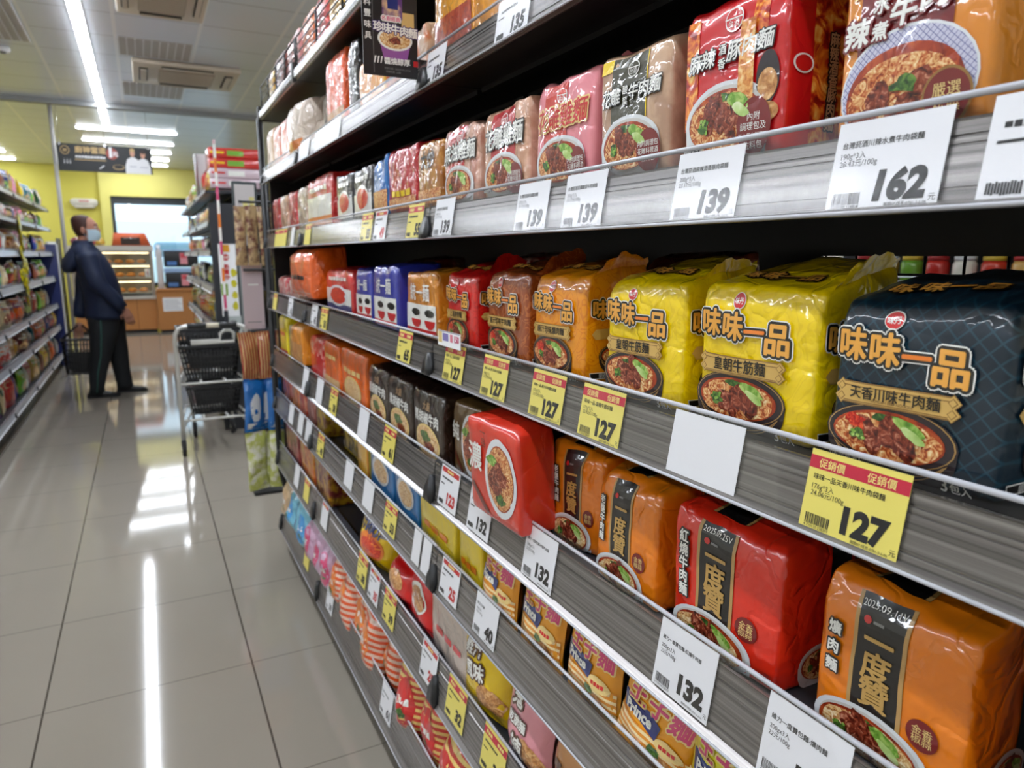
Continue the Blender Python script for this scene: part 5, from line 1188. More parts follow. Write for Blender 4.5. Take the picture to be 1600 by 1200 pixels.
# pole with the hanging banner
t = thing('banner_pole', 'slim grey ceiling pole at the end of the left gondola', 'pole', (-.805, 10.02, 0))
b = MB(); b.tube([(0,0,0.02), (0,0,CEIL)], .022, mat('pole_grey', (176,174,170), .5), 12); obj('tube', b, t)
b = MB(); b.lathe([(.001,0),(.07,0),(.07,.02),(.025,.03),(.001,.031)], M_CHROME, n=18); obj('base_plate', b, t)
bx0, bx1, bz0, bz1, by = -.775, .20, 2.335, 2.645, 9.95
t = thing('banner', 'black hanging banner with gold lettering and two chefs in white', 'banner', ((bx0+bx1)/2, by, bz0))
b = MB(); b.box(bx0, by, bz0, bx1, by+.006, bz1, mat('black_banner_cloth', (40,42,44), .5)); obj('cloth', b, t, t.location)
b = MB()
for x in (bx0+.03, (bx0+bx1)/2, bx1-.03): b.box(x-.012, by-.008, bz1-.02, x+.012, by+.012, bz1+.012, M_CHROME); b.tube([(x, by, bz1+.01), (x, by, CEIL-.002)], .0025, M_CHROME, 6)
obj('hanger', b, t, t.location)
a = Art(lambda x, z, off: (x - (bx0+bx1)/2, -off, z - bz0)); w, h = bx1-bx0, bz1-bz0
GOLD = mat('banner_gold', (190,160,110), .5); BW = mat('banner_white', (230,230,232), .5); SK = mat('banner_skin', (200,150,125), .5); HR = mat('banner_hair', (60,44,40), .5)
px = lambda f: bx0+f*w
pz = lambda f: bz0+f*h
a.ellipse('emblem', px(.08), pz(.76), .046, .050, GOLD, 2); a.ellipse('emblem', px(.08), pz(.76), .038, .042, BLK, 3); a.text('emblem', 'M', px(.08), pz(.76), .05, GOLD, 4, .03)
a.text('lettering', '廚神當道', px(.345), pz(.80), .080, GOLD, 3, .03, gap=1)
bars(a, 'lettering', px(.34), pz(.54), .31, .028, BW, 3, 10, 4); a.rect('lettering', px(.175), pz(.42), px(.50), pz(.45), GOLD, 3)
a.ellipse('offer_badge', px(.57), pz(.70), .062, .066, mat('banner_red', (150,70,60), .5), 3); a.text('offer_badge', '1', px(.555), pz(.76), .15, BW, 5, .05); a.text('offer_badge', '元', px(.605), pz(.70), .06, BW, 5, .03)
for k in range(3): a.poly(('left_knife','centre_knife','right_knife')[k], [(px(.06+.03*k), pz(.28)), (px(.07+.03*k), pz(.28)), (px(.065+.03*k), pz(.48))], BW, 3)
a.poly('knife_picture', [(px(.42), pz(.14)), (px(.47), pz(.26)), (px(.48), pz(.24)), (px(.43), pz(.12))], BW, 3)
a.ellipse('pan_picture', px(.63), pz(.22), .06, .03, GOLD, 3); a.ellipse('pan_picture', px(.63), pz(.23), .052, .024, BLK, 4)
for cx_, s in ((.79, 1.0), (.905, .94)):
    a.poly('chef_picture', [(px(cx_-.085), pz(.0)), (px(cx_+.075), pz(.0)), (px(cx_+.075), pz(.30*s)), (px(cx_+.05), pz(.55*s)), (px(cx_+.015), pz(.62*s)), (px(cx_-.015), pz(.62*s)), (px(cx_-.06), pz(.54*s)), (px(cx_-.085), pz(.28*s))], BW, 3 if s == 1 else 5)
    a.ellipse('chef_picture', px(cx_), pz(.78*s), .026, .046, SK, 4 if s == 1 else 6); 
    a.ellipse('chef_picture', px(cx_), pz(.88*s), .027, .022, HR if s < 1 else GOLD, 5 if s == 1 else 7)
    a.rect('chef_picture', px(cx_-.04), pz(.26*s), px(cx_+.05), pz(.28*s), mat('banner_grey', (130,130,150), .5), 5 if s == 1 else 7)
a.emit(t)
# ------------------------------------------------------------------ shopper
def ring(cx, cy, cz, rf, rb, ry, n=20, tilt=0.0, yaw=0.0):
    out = []
    for k in range(n):
        t = 2*math.pi*k/n; c, s = math.cos(t), math.sin(t)
        x = (rf if c > 0 else rb)*c; y = ry*s
        out.append((cx + x, cy + y, cz + tilt*x))
    return out
PX, PY = -0.43, 7.94
SKIN = mat('skin', (186,132,110), .5, vary=.06, bscale=20)
HAIR = mat('dark_brown_hair', (66,36,30), .55, bump=.3, bscale=240)
JACK = mat('navy_jacket_cloth', (26,40,70), .62, bump=.25, bscale=24)
TROU = mat('black_trouser_cloth', (20,24,28), .75, bump=.2, bscale=30)
SHOE = mat('black_shoe', (16,16,20), .5)
MASK = mat('pale_blue_mask', (184,208,220), .7)
man = thing('person', 'person in a navy hooded jacket, black trousers and pale blue face mask, facing the shelves', 'person', (PX, PY, 0))
def hand(b, p, d, side, m=SKIN, L=.085):
    """open relaxed hand: palm at p pointing along d, five separate bent fingers"""
    d = Vector(d).normalized(); s = Vector((0, side, 0)); s = (s - d*s.dot(d)).normalized(); u = d.cross(s).normalized()
    p = Vector(p)
    rings = []
    for q, w_, h_ in ((-.01, .024, .020), (.02, .034, .016), (.06, .042, .014), (L, .040, .011)):
        rings.append([tuple(p + d*q + u*(w_*math.cos(2*math.pi*k/10)) + s*(h_*math.sin(2*math.pi*k/10))) for k in range(10)])
    b.loft(rings, m)
    for k, (off, ln) in enumerate(((-.030, .070), (-.010, .082), (.010, .076), (.029, .060))):
        a0 = p + d*(L-.006) + u*off; cur = -s*.35
        a1 = a0 + (d + cur*.4).normalized()*ln*.45; a2 = a1 + (d + cur*1.4).normalized()*ln*.32; a3 = a2 + (d*.7 + cur*2.4).normalized()*ln*.25
        b.tube([a0, a1, a2, a3], [.0095, .009, .0082, .006], m, 7)
    t0 = p + d*.025 + u*.034; t1 = t0 + (d*.6 + u*.75 - s*.3).normalized()*.034; t2 = t1 + (d*.95 + u*.1 - s*.5).normalized()*.030
    b.tube([t0 - u*.012, t1, t2], [.013, .011, .008], m, 7)
body = MB()
# head, neck and trunk in one lofted skin, profile leaning back a little; faces +X
HX = -.035
prof = [  # z, centre x, front, back, half width
 (.80,.06,.10,.13,.155),(.95,.05,.11,.12,.15),(1.15,.02,.12,.12,.16),(1.35,-.03,.11,.11,.19),(1.44,-.055,.075,.085,.12),(1.475,-.06,.058,.062,.060),(1.51,-.050,.060,.062,.058),(1.53,-.035,.085,.062,.060),
 (1.545,-.03,.098,.070,.064),(1.565,-.03,.102,.082,.069),(1.585,-.03,.100,.092,.072),(1.605,-.03,.104,.098,.074),(1.63,-.03,.099,.102,.076),(1.655,-.03,.098,.104,.077),(1.68,-.035,.094,.101,.076),(1.70,-.04,.083,.093,.070),(1.718,-.045,.066,.077,.058),(1.731,-.05,.040,.050,.036),(1.735,-.05,.012,.015,.012)]
rings = []
for z, cx, rf, rb, ry in prof:
    r_ = ring(cx, 0, z, rf, rb, ry, 24)
    if 1.58 < z < 1.66:                            # nose bridge and brow
        r_ = [(x + (.024 if abs(y) < .012 and x > cx else .008 if abs(y) < .026 and x > cx else 0)*(1.0 if z < 1.62 else .35), y, zz) for x, y, zz in r_]
    rings.append(r_)
body.loft(rings, SKIN)
for s in (-1, 1):                                  # ears
    body.blob((-.045, s*.078, 1.598), .022, .010, .034, SKIN, 10)
# bare right hand hanging by the thigh, left hand behind closed on the basket handle
HR_ = (.245, -.20, .845)
hand(body, HR_, (.28, .02, -.96), -1)
HL_ = (-.175, .13, .705)
hand(body, HL_, (-.10, .0, -1.0), 1)
obj('body', body, man)
b = MB()
for s in (-1, 1):
    b.blob((.056, s*.034, 1.628), .014, .015, .008, mat('eye_white', (220,214,206), .3), 10); b.blob((.066, s*.034, 1.628), .006, .007, .007, mat('dark_iris', (26,18,14), .2), 8)
obj('eye', b, man)
b = MB()
for s in (-1, 1): b.tube([(.062, s*.016, 1.648), (.066, s*.034, 1.653), (.050, s*.054, 1.647)], .005, HAIR, 6)
obj('eyebrow', b, man)
# hair: a cap over the back and sides with a receding front
b = MB(); rr = []
for z, cx, rf, rb, ry in [(1.545,-.03,.03,.074,.066),(1.575,-.03,.02,.092,.076),(1.61,-.03,.025,.106,.081),(1.64,-.03,.045,.110,.083),(1.67,-.033,.060,.109,.082),(1.695,-.04,.068,.102,.077),(1.715,-.045,.066,.088,.066),(1.733,-.05,.052,.064,.048),(1.743,-.052,.014,.018,.014)]:
    rr.append(ring(cx, 0, z, rf, rb, ry, 24))
b.loft(rr, HAIR); obj('hair', b, man)
# face mask with ear loops
b = MB()
def mk(u, v):
    t = math.radians(-78 + 156*u); z = 1.505 + .102*v
    bulge = .020*math.cos(t)*(1 - abs(2*v-1)**2)
    return (-.03 + (.105 + bulge)*math.cos(t), .078*math.sin(t), z - .012*(1-v)*(1-math.cos(t)))
b.grid(mk, 16, 8, MASK)
b.grid(lambda u, v: tuple(Vector(mk(1-u, v)) - Vector((.002, 0, 0))), 16, 8, MASK)
obj('face_mask', b, man)
b = MB()
for s in (-1, 1):
    b.tube([(-.008, s*.076, 1.60), (-.04, s*.080, 1.625), (-.06, s*.078, 1.60), (-.04, s*.078, 1.565), (-.008, s*.076, 1.52)], .0022, MASK, 6)
obj('ear_loop', b, man)
# jacket: torso, sleeves, collar, hood
b = MB(); rr = []
for i, (z, cx, rf, rb, ry) in enumerate([(.765,.075,.150,.170,.205),(.76,.075,.160,.180,.215),(.80,.07,.165,.178,.215),(.95,.06,.170,.165,.212),(1.10,.04,.168,.158,.215),(1.25,.005,.160,.155,.225),(1.34,-.025,.145,.150,.232),(1.41,-.045,.115,.130,.205),(1.455,-.055,.090,.105,.140),(1.485,-.055,.078,.086,.088),(1.505,-.055,.072,.080,.078),(1.49,-.055,.062,.07,.068)]):
    r_ = ring(cx, 0, z, rf, rb, ry, 24)
    rr.append([(x + .007*noise.noise(Vector((x*9, y*9, z*9))), y + .007*noise.noise(Vector((x*9+5, y*9, z*9))), zz) for x, y, zz in r_])
b.loft(rr, JACK)
def sleeve(pts, rad):
    P = []; 
    for i in range(len(pts)-1):
        for q in range(5):
            t = q/5; P.append((Vector(pts[i]).lerp(Vector(pts[i+1]), t), rad[i]*(1-t)+rad[i+1]*t))
    P.append((Vector(pts[-1]), rad[-1]))
    b.tube([p for p, _ in P], [r + .005*math.sin(i*1.7) for i, (_, r) in enumerate(P)], JACK, 14)
sleeve([(-.03, -.185, 1.375), (.03, -.25, 1.12), (.225, -.205, .87)], [.095, .078, .055])
sleeve([(-.03, .185, 1.375), (-.10, .25, 1.10), (-.165, .145, .77)], [.095, .078, .055])
obj('jacket', b, man)
b = MB()

rr = []
for z, cx, rf, rb, ry in [(1.20,-.20,.03,.03,.05),(1.215,-.19,.06,.055,.11),(1.26,-.175,.08,.085,.155),(1.32,-.155,.09,.090,.165),(1.38,-.13,.09,.080,.160),(1.43,-.105,.08,.065,.145),(1.465,-.085,.07,.050,.12),(1.48,-.07,.05,.03,.09)]:
    rr.append([(x + .008*noise.noise(Vector((x*11, y*9, z*8))), y, zz) for x, y, zz in ring(cx, 0, z, rf, rb, ry, 20)])
b.loft(rr, JACK)
obj('hood', b, man)
b = MB()
for pts in ([(-.21, -.06, 1.30), (-.215, 0, 1.285), (-.21, .06, 1.30)],): b.tube(pts, .006, JACK, 6)
b.tube([(.225, -.26, .875), (.25, -.205, .855), (.225, -.15, .875)], .004, JACK, 6)
obj('piping', b, man)
# trousers
b = MB()
def leg(pts, rad):
    rr = []
    for (x, y, z), (rx, ry) in zip(pts, rad): rr.append([(px_ + .008*noise.noise(Vector((px_*8, py_*8, z*7))), py_, z) for px_, py_, _ in ring(x, y, z, rx, rx, ry, 16)])
    b.loft(rr, TROU)
leg([(.07,-.075,.87), (.05,-.092,.765), (.03,-.10,.60), (.0,-.10,.42), (-.04,-.10,.25), (-.065,-.10,.10), (-.068,-.10,.035)], [(.09,.07), (.142,.105), (.115,.095), (.092,.082), (.078,.070), (.070,.062), (.074,.064)])
leg([(.075,.075,.87), (.085,.09,.765), (.11,.10,.60), (.135,.10,.42), (.15,.10,.25), (.165,.10,.10), (.168,.10,.04)], [(.09,.07), (.142,.105), (.115,.095), (.092,.082), (.078,.070), (.070,.062), (.074,.064)])
obj('trousers', b, man)
b = MB(); b.tube([(.03, -.213, .76), (.02, -.202, .60), (0, -.190, .42), (-.04, -.182, .25), (-.065, -.177, .06)], .006, mat('dark_green_piping', (44,92,84), .6), 6); obj('side_stripe', b, man)
for sx_, yy in ((-.07, -.10), (.175, .10)):
    b = MB(); rr = []
    for q, w_, hh in ((-.085,.020,.03), (-.075,.036,.055), (-.02,.042,.075), (.05,.046,.068), (.12,.050,.050), (.17,.044,.040), (.195,.020,.022)):
        rr.append([(sx_+q, yy + w_*math.cos(2*math.pi*k/12), max(0.0, hh/2 + hh/2*math.sin(2*math.pi*k/12))) for k in range(12)])
    b.loft(rr, SHOE); sh = obj('shoe', b, man)
    b = MB(); b.box(sx_-.08, yy-.046, 0, sx_+.185, yy+.046, .016, mat('shoe_sole', (40,40,42), .7), .006); obj('sole', b, sh)

# ------------------------------------------------------------------ shopping baskets and the cart
def basket(label, loc, rot=(0,0,0), L=.42, Wd=.29, H=.235, handles='down', solid=(0.34, 0.80)):
    t = thing('shopping_basket', label, 'basket', loc, rot=rot, group='black shopping baskets')
    k = .80
    def corner(z):
        q = k + (1-k)*z/H; return L/2*q, Wd/2*q
    b = MB()
    b.box(-L/2*k, -Wd/2*k, 0, L/2*k, Wd/2*k, .006, M_PLASTIC_BLACK)
    nz = 6
    def wall(fn, n):
        for i in range(n+1):
            u = i/n; b.tube([fn(u, 0), fn(u, 1)], .0042, M_PLASTIC_BLACK, 5)
        for j in range(nz+1): b.tube([fn(0, j/nz), fn(1, j/nz)], .0046, M_PLASTIC_BLACK, 5)
        p = [fn(.12, solid[0]), fn(.88, solid[0]), fn(.88, solid[1]), fn(.12, solid[1])]     # solid label panel in the middle of each wall
        b.add(p, [(0,1,2,3)], M_PLASTIC_BLACK, False)
    def f1(s): return lambda u, v: (lambda c: (-c[0]+2*c[0]*u, s*c[1], v*H))(corner(v*H))
    def f2(s): return lambda u, v: (lambda c: (s*c[0], -c[1]+2*c[1]*u, v*H))(corner(v*H))
    wall(f1(-1), 16); wall(f1(1), 16); wall(f2(-1), 11); wall(f2(1), 11)
    obj('body', b, t)
    b = MB(); a_, c_ = L/2+.006, Wd/2+.006
    b.box(-a_, -c_, H-.022, a_, -c_+.014, H+.004, M_PLASTIC_BLACK, .003); b.box(-a_, c_-.014, H-.022, a_, c_, H+.004, M_PLASTIC_BLACK, .003)
    b.box(-a_, -c_, H-.022, -a_+.014, c_, H+.004, M_PLASTIC_BLACK, .003); b.box(a_-.014, -c_, H-.022, a_, c_, H+.004, M_PLASTIC_BLACK, .003); obj('rim', b, t)
    for s in (-1, 1):
        b = MB()
        if handles == 'down': b.tube([(-.07, s*(c_-.01), H+.006), (-.07, s*(c_-.05), H+.010), (.07, s*(c_-.05), H+.010), (.07, s*(c_-.01), H+.006)], .006, M_PLASTIC_BLACK, 6)
        else: b.tube([(-.09, s*(c_-.01), H), (-.075, s*.02, H+.13), (.075, s*.02, H+.13), (.09, s*(c_-.01), H)], .0075, M_PLASTIC_BLACK, 7)
        obj('handle', b, t)
    return t
basket('black shopping basket hanging from the hand of the person in the navy jacket', (PX-.19, PY+.10, .22), (.05, .10, math.pi/2+.15), H=.34, L=.44, Wd=.30, handles='up', solid=(.04,.62))
CX = .37
cart = thing('shopping_cart', 'light grey two tier basket cart parked in the aisle', 'cart', (CX, 5.5, 0))
def ct(name, paths, r, m=M_GREYTUBE, n=10):
    b = MB()
    for p in paths: b.tube(p, r, m, n)
    return obj(name, b, cart, (CX, 5.5, 0))
xl, xr, y0, y1 = .150, .590, 5.22, 5.76
def arc(x0, z0, x1, z1, y, up_):
    return [(x0, y, z0), (x0+(x1-x0)*.08, y, z0+(z1-z0)*.5), (x0+(x1-x0)*.30, y, z0+(z1-z0)*.88), (x1, y, z1)]
hz = .90; hy = 5.10
ct('handle_frame', [[(xl, y0, .09), (xl, y0, .55), (xl-.005, hy+.03, .80)] + [(xl, hy, .855), (xl+.02, hy, .89), (xl+.06, hy, .905)] + [(xr-.06, hy, .905), (xr-.02, hy, .89), (xr, hy, .855)] + [(xr+.005, hy+.03, .80), (xr, y0, .55), (xr, y0, .09)]], .0135)
b = MB(); b.tube([(xl+.075, hy, .905), (xl+.19, hy, .905)], .0185, M_PLASTIC_BLACK, 12); obj('handle_grip', b, cart, (CX, 5.5, 0)); b = MB(); b.tube([(xr-.17, hy, .905), (xr-.06, hy, .905)], .0185, M_PLASTIC_BLACK, 12); obj('handle_grip', b, cart, (CX, 5.5, 0))
b = MB(); b.tube([(xl+.19, hy, .905), (xl+.27, hy, .905)], .0165, mat('cream_grip', (214,206,186), .5), 12); obj('handle_label', b, cart, (CX, 5.5, 0))
ct('lock_loop', [[(xl+.09, hy+.02, .80), (xr-.17, hy+.02, .80), (xr-.165, hy+.02, .845), (xr-.14, hy+.02, .865), (xr-.10, hy+.02, .865), (xr-.08, hy+.02, .845), (xr-.08, hy+.02, .79), (xl+.09, hy+.02, .785)]], .011)
for z, nm in ((.50, 'upper_rack'), (.245, 'lower_rack')):
    ct(nm, [[(xl, y0, z), (xr, y0, z)], [(xl, y0, z), (xl+.05, y1, z), (xr-.05, y1, z), (xr, y0, z)], [(xl+.14, y0, z), (xl+.16, y1, z)], [(xr-.14, y0, z), (xr-.16, y1, z)]], .009, n=8)
ct('side_rail', [[(xl, y0, .74), (xl+.05, y1, .70), (xr-.05, y1, .70), (xr, y0, .74)]], .009, n=8)
ct('rear_leg', [[(xl+.05, y1, .70), (xl+.10, y1, .10)]], .011); ct('rear_leg', [[(xr-.05, y1, .70), (xr-.07, y1, .10)]], .011)
ct('brace', [[(xl, y0, .18), (xl+.10, y1, .22)], [(xr, y0, .18), (xr-.07, y1, .22)]], .008, n=8)
for x, y, r in ((xl, y0, .055), (xr, y0, .055), (xl+.10, y1, .055), (xr-.07, y1, .055)):
    b = MB(); b.box(x-.016, y-.028, .055, x+.016, y+.028, .115, M_DARKGREY, .008); ca = obj('caster', b, cart, (CX, 5.5, 0))
    b = MB(); b.tube([(x-.013, y, r), (x-.011, y, r), (x+.011, y, r), (x+.013, y, r)], [r*.8, r, r, r*.8], M_RUBBER, 18); b.tube([(x-.018, y, r), (x+.018, y, r)], .014, M_GREYTUBE, 10); obj('wheel', b, ca, (CX, 5.5, 0))
basket('black shopping basket on the upper rack of the cart', (CX, 5.46, .512), (0, 0, 0), H=.235, L=.40, Wd=.30)
basket('second black shopping basket stacked inside the upper one on the cart', (CX, 5.47, .63), (0, 0, 0), H=.235, L=.40, Wd=.30)
basket('black shopping basket on the lower rack of the cart', (CX+.01, 5.48, .257), (0, 0, 0), H=.20, L=.36, Wd=.30)

# ------------------------------------------------------------------ end rack of the noodle gondola with hanging bags
ey = 3.36
t = thing('end_rack', 'black tube rack standing at the far end of the noodle gondola', 'rack', (.52, ey, 0))
L_ = (.52, ey, 0)
b = MB(); b.tube([(.500, ey, 1.95), (.500, ey, .50), (.503, ey, .36), (.525, ey-.0, .25), (.56, ey, .20), (.62, ey, .17), (.75, ey, .15)], .014, M_BLACK, 10); obj('front_tube', b, t, L_)
b = MB(); b.tube([(1.0, ey, 0), (1.0, ey, 1.95)], .014, M_BLACK, 10); b.tube([(.5, ey, 1.95), (1.0, ey, 1.95)], .012, M_BLACK, 10); b.tube([(.75, ey, .15), (1.0, ey, .15)], .014, M_BLACK, 10); b.tube([(.75, ey, .15), (.75, ey, 0)], .014, M_BLACK, 10); obj('rear_frame', b, t, L_)
for z in (.55, .80, 1.02, 1.30, 1.60):
    b = MB(); b.tube([(.40, ey+.06, z), (.90, ey+.06, z)], .006, M_BLACK, 8); b.tube([(.50, ey, z), (.50, ey+.06, z)], .005, M_BLACK, 6); b.tube([(.98, ey, z), (.90, ey+.06, z)], .005, M_BLACK, 6); obj('hook_bar', b, t, L_)
def hang(x, y, ztop, w, h, c, label, pat=None, c2=(255,255,255), T=.035, seed=1, group='bags hanging on the end rack', rot=0.0):
    p = thing('hanging_bag', label, 'hanging bag', (x, y, ztop-h), group=group, rot=(0, .04*math.sin(seed), rot))
    f = Pillow(w, T, h, seed*2.7, 1.6); obj('bag', f.mesh(film(c, pat, c2, k=.6)), p)
    b = MB(); b.box(-w*.12, -.001, h-.004, w*.12, .001, h+.03, M_CLEAR); obj('hang_tab', b, p)
    if pat is None:
        a = Art(f.front); a.ellipse('picture', 0, .45*h, .28*w, .26*h, INK['bowlwhite'], 1, n=16, wob=.2); a.rect('picture', -.4*w, .06*h, .4*w, .16*h, INK['white'], 1, .03); a.emit(p)
for k in range(4): hang(.405+.055*k, ey+.05+.035*(k % 2), .80, .10, .25, (20,110,190), ORD[k] + ' blue hanging bag from the aisle side on the end rack', seed=k+1, rot=.3-.15*k)
for k in range(4): hang(.405+.05*k, ey+.04+.035*(k % 2), .55, .10, .28, (200,206,110), ORD[k] + ' pale green and yellow bag hanging lowest on the end rack', 'print', (236,234,214), seed=k+6, rot=.35-.2*k)
for k in range(3): hang(.405+.075*k, ey+.05, 1.02, .085, .22, (160,24,20), ORD[k] + ' red and tan packet hanging in the middle of the end rack', 'vstripe', (206,170,110), seed=k+11, rot=.2-.1*k)
for k in range(4): hang(.395+.055*k, ey+.05, 1.58 , .05, .26, (206,176,130), ORD[k] + ' beige narrow packet hanging high on the end rack', 'print', (110,50,40), T=.02, seed=k+15, rot=.1)
t = thing('poster_board', 'pale pink grey advertising board hung on the end rack', 'board', (.438, ey+.075, 1.03))
b = MB(); b.box(-.045, 0, 0, .045, .006, .30, mat('pinkish_board', (206,186,190), .4)); obj('board', b, t)
a = Art(lambda x, z, off: (x, -off, z)); a.rect('printing', -.02, .20, .025, .207, INK['white'], 1, .05); a.rect('printing', -.03, .03, .03, .034, INK['grey'], 1, .05); a.emit(t)

# ------------------------------------------------------------------ far right gondola: end display, signs and goods
gy = 5.90
t = thing('end_display', 'grey post end display of the far right gondola behind the cart', 'rack', (.62, gy, 0)); L_ = (.62, gy, 0)
GREY = mat('grey_post', (128,134,134), .4)
b = MB(); b.box(.655, gy-.05, 0, .715, gy, 1.92, GREY, .004); obj('post', b, t, L_)
b = MB(); b.box(.47, gy-.03, 0, .655, gy-.01, 1.75, M_DARKGREY); obj('backboard', b, t, L_)
t = thing('vertical_sign', 'tall white vertical sign with red lettering and green blocks on the end display', 'sign', (.565, gy-.045, .62))
b = MB(); b.box(-.05, 0, .28, .075, .008, .83, M_PAPER); b.box(-.03, -.001, 0, .085, .007, .28, mat('pale_grey_sign', (190,198,196), .5)); obj('board', b, t)
a = Art(lambda x, z, off: (x, -.002-off, z))
a.ellipse('lettering', .0, .73, .024, .024, INK['red'], 2); a.text('lettering', '特惠', .0, .73, .022, INK['white'], 4, .02)
a.text('lettering', '熱賣中', .0, .62, .040, INK['red'], 2, .03, vert=True); a.rect('lettering', -.048, .44, .0, .53, mat('sign_green', (140,180,60), .5), 1); a.rect('lettering', -.03, .77, .03, .825, mat('sign_orange', (226,160,40), .5), 1)
for k in range(4): a.ellipse('lettering', .05, .36+.085*k, .022, .030, mat('sign_yellow', (206,196,40), .5), 1, n=14, wob=.4, seed=k)
a.text('lettering', '紫蘇和風', .025, .145, .052, M_INKBLACK, 2, .02, vert=True)
a.emit(t)
t = thing('sign_strip', 'narrow white and pink sign strip rising above the far right gondola', 'sign', (.535, gy-.10, .95))
b = MB(); b.box(-.010, 0, 0, .010, .003, 1.25, mat('pink_white_strip', (226,190,196), .5)); obj('strip', b, t)
a = Art(lambda x, z, off: (x, -off, z))
for k in range(12): a.rect('stripe_pattern', -.009, .10*k+.02, .009, .10*k+.12, INK[['pink','white','orange','white'][k % 4]], 1, .05)
a.emit(t)
b = MB(); b.box(.52, gy-.11, 0, .55, gy-.085, .95, M_DARKGREY); obj('stand', b, t, (.535, gy-.10, .95))
t = thing('framed_board', 'dark framed board with pale yellow blocks beside the end of the noodle gondola', 'board', (.525, 4.2, 1.40)); 
b = MB(); b.box(-.065, 0, 0, .065, .012, .36, mat('dark_frame', (52,60,62), .5), .004); obj('frame', b, t)
a = Art(lambda x, z, off: (x, -off, z)); a.rect('panel', -.052, .02, .052, .345, mat('pale_panel', (206,200,200), .5), 0, .1)
for k in range(3): a.rect('panel', -.046+.034*k, .06+.015*k, -.020+.034*k, .22+.03*k, mat('pale_yellow_block', (226,216,140), .5), 2, .1)
a.emit(t)
b = MB(); b.tube([(.0, .006, 0), (.0, .006, -1.40)], .012, M_BLACK, 8); b.box(-.06, -.08, -1.40, .1, .09, -1.385, M_BLACK); obj('stand', b, t)
for k, (x, lab, c) in enumerate(((.50, 'red printed carton, upper of the pair on top of the far right gondola', (206,40,34)), (.50, 'red printed carton, lower of the pair on top of the far right gondola', (206,40,34)), (.50, 'white carton with red edge under the red ones on the far right gondola', (214,190,200)), (.50, 'white carton lowest of the stack on the far right gondola', (210,186,196)))):
    t = thing('carton', lab, 'carton', (.70, 6.15, 2.10-.075*k), group='cartons on top of the far right gondola')
    b = MB(); b.box(-.19, -.16, 0, .19, .16, .072, film(c, k=.1), .004); obj('box', b, t)
    a = Art(lambda x, z, off: (x, -.16-off, z)); a.rect('printing', -.06, .015, .06, .055, INK['white'] if k > 1 else INK['green'], 1, .05); a.rect('printing', -.18, .03, -.08, .045, INK['red'] if k > 1 else INK['yellow'], 1, .05); a.emit(t)
t = thing('topper_board', 'pale grey board standing on top of the far right gondola left of the red cartons', 'board', (.56, 6.6, 1.852))
b = MB(); b.box(-.10, 0, 0, .16, .01, .34, mat('pale_grey_board', (206,204,204), .5), .002); obj('board', b, t)
b = MB(); b.box(-.115, -.02, 0, -.10, .03, .34, M_CHROME, .004); obj('edge_post', b, t)
GD = [('A',1.88,.22,'top'), ('B',1.64,.165,'second'), ('Cc',1.42,.15,'third'), ('D',1.14,.20,'fourth'), ('Ee',.82,.23,'fifth'), ('F',.50,.23,'sixth')]
for nm, zt, hh, word in GD:
    y = 6.0; n = 0
    order = list(range(16)); rl.shuffle(order)
    while y < 9.4 and n < 9:
        w = rl.uniform(.28, .42); ci = order[n]; pi = rl.randrange(5)
        side_bag(.525 + rl.uniform(0, .02), -1, y+w/2, zt-.028, w, hh*rl.uniform(.8, 1), ci, pi, '%s packet with %s, %s along the far right gondola %s shelf' % (PAL[ci][0], PICS[pi][0], ORD[n], word), 'packets on the ' + word + ' shelf of the far right gondola')
        y += w*1.03; n += 1

# ------------------------------------------------------------------ bakery case, counter, emergency light
WOOD = mat('honey_wood', (186,124,66), .45, bump=.05, bscale=30, vary=.10)
WOODD = mat('wood_seam', (110,66,32), .6)
t = thing('bakery_case', 'glass bakery display case on a honey wood base at the far wall', 'display case', (-.40, 14.5, 0)); L_ = (-.40, 14.5, 0)
bx0, bx1, by0, by1 = -1.10, .16, 14.2, 14.9
b = MB(); b.box(bx0, by0, .06, bx1, by1, .60, WOOD); b.box(bx0+.02, by0+.04, 0, bx1-.02, by1, .06, M_BLACK); obj('base', b, t, L_)
b = MB()
for x in (bx0+.32, bx0+.64, bx0+.95): b.box(x-.004, by0-.002, .07, x+.004, by0+.004, .59, WOODD)
obj('panel_seam', b, t, L_)
b = MB(); b.box(bx0-.02, by0-.03, .60, bx1+.02, by1, .66, mat('steel_sill', (206,200,190), .35, .4)); b.box(bx0-.02, by0, 1.44, bx1+.02, by1, 1.53, mat('steel_sill', (0,0,0)))
for x in (bx0, bx1-.05): b.box(x, by0, .66, x+.05, by0+.05, 1.44, mat('taupe_post', (150,138,124), .4)); b.box(x, by1-.05, .66, x+.05, by1, 1.44, mat('taupe_post', (0,0,0)))
obj('frame', b, t, L_)
b = MB(); b.box(bx0+.05, by0+.015, .66, bx1-.05, by0+.021, 1.44, M_GLASS); obj('front_glass', b, t, L_)
b = MB(); b.box(bx0+.05, by1-.02, .66, bx1-.05, by1-.01, 1.44, mat('case_back', (206,190,160), .5)); obj('back_panel', b, t, L_)
for k, z in enumerate((.70, .97, 1.20)):
    b = MB(); b.box(bx0+.05, by0+.05, z, bx1-.05, by1-.03, z+.015, mat('shelf_cream', (226,214,190), .4)); obj('shelf', b, t, L_)
    b = MB(); b.box(bx0+.06, by0+.06, z+.20, bx1-.06, by0+.085, z+.212, mat('case_lamp', (255,226,180), .5, emit=5.0)); obj('lamp', b, t, L_)
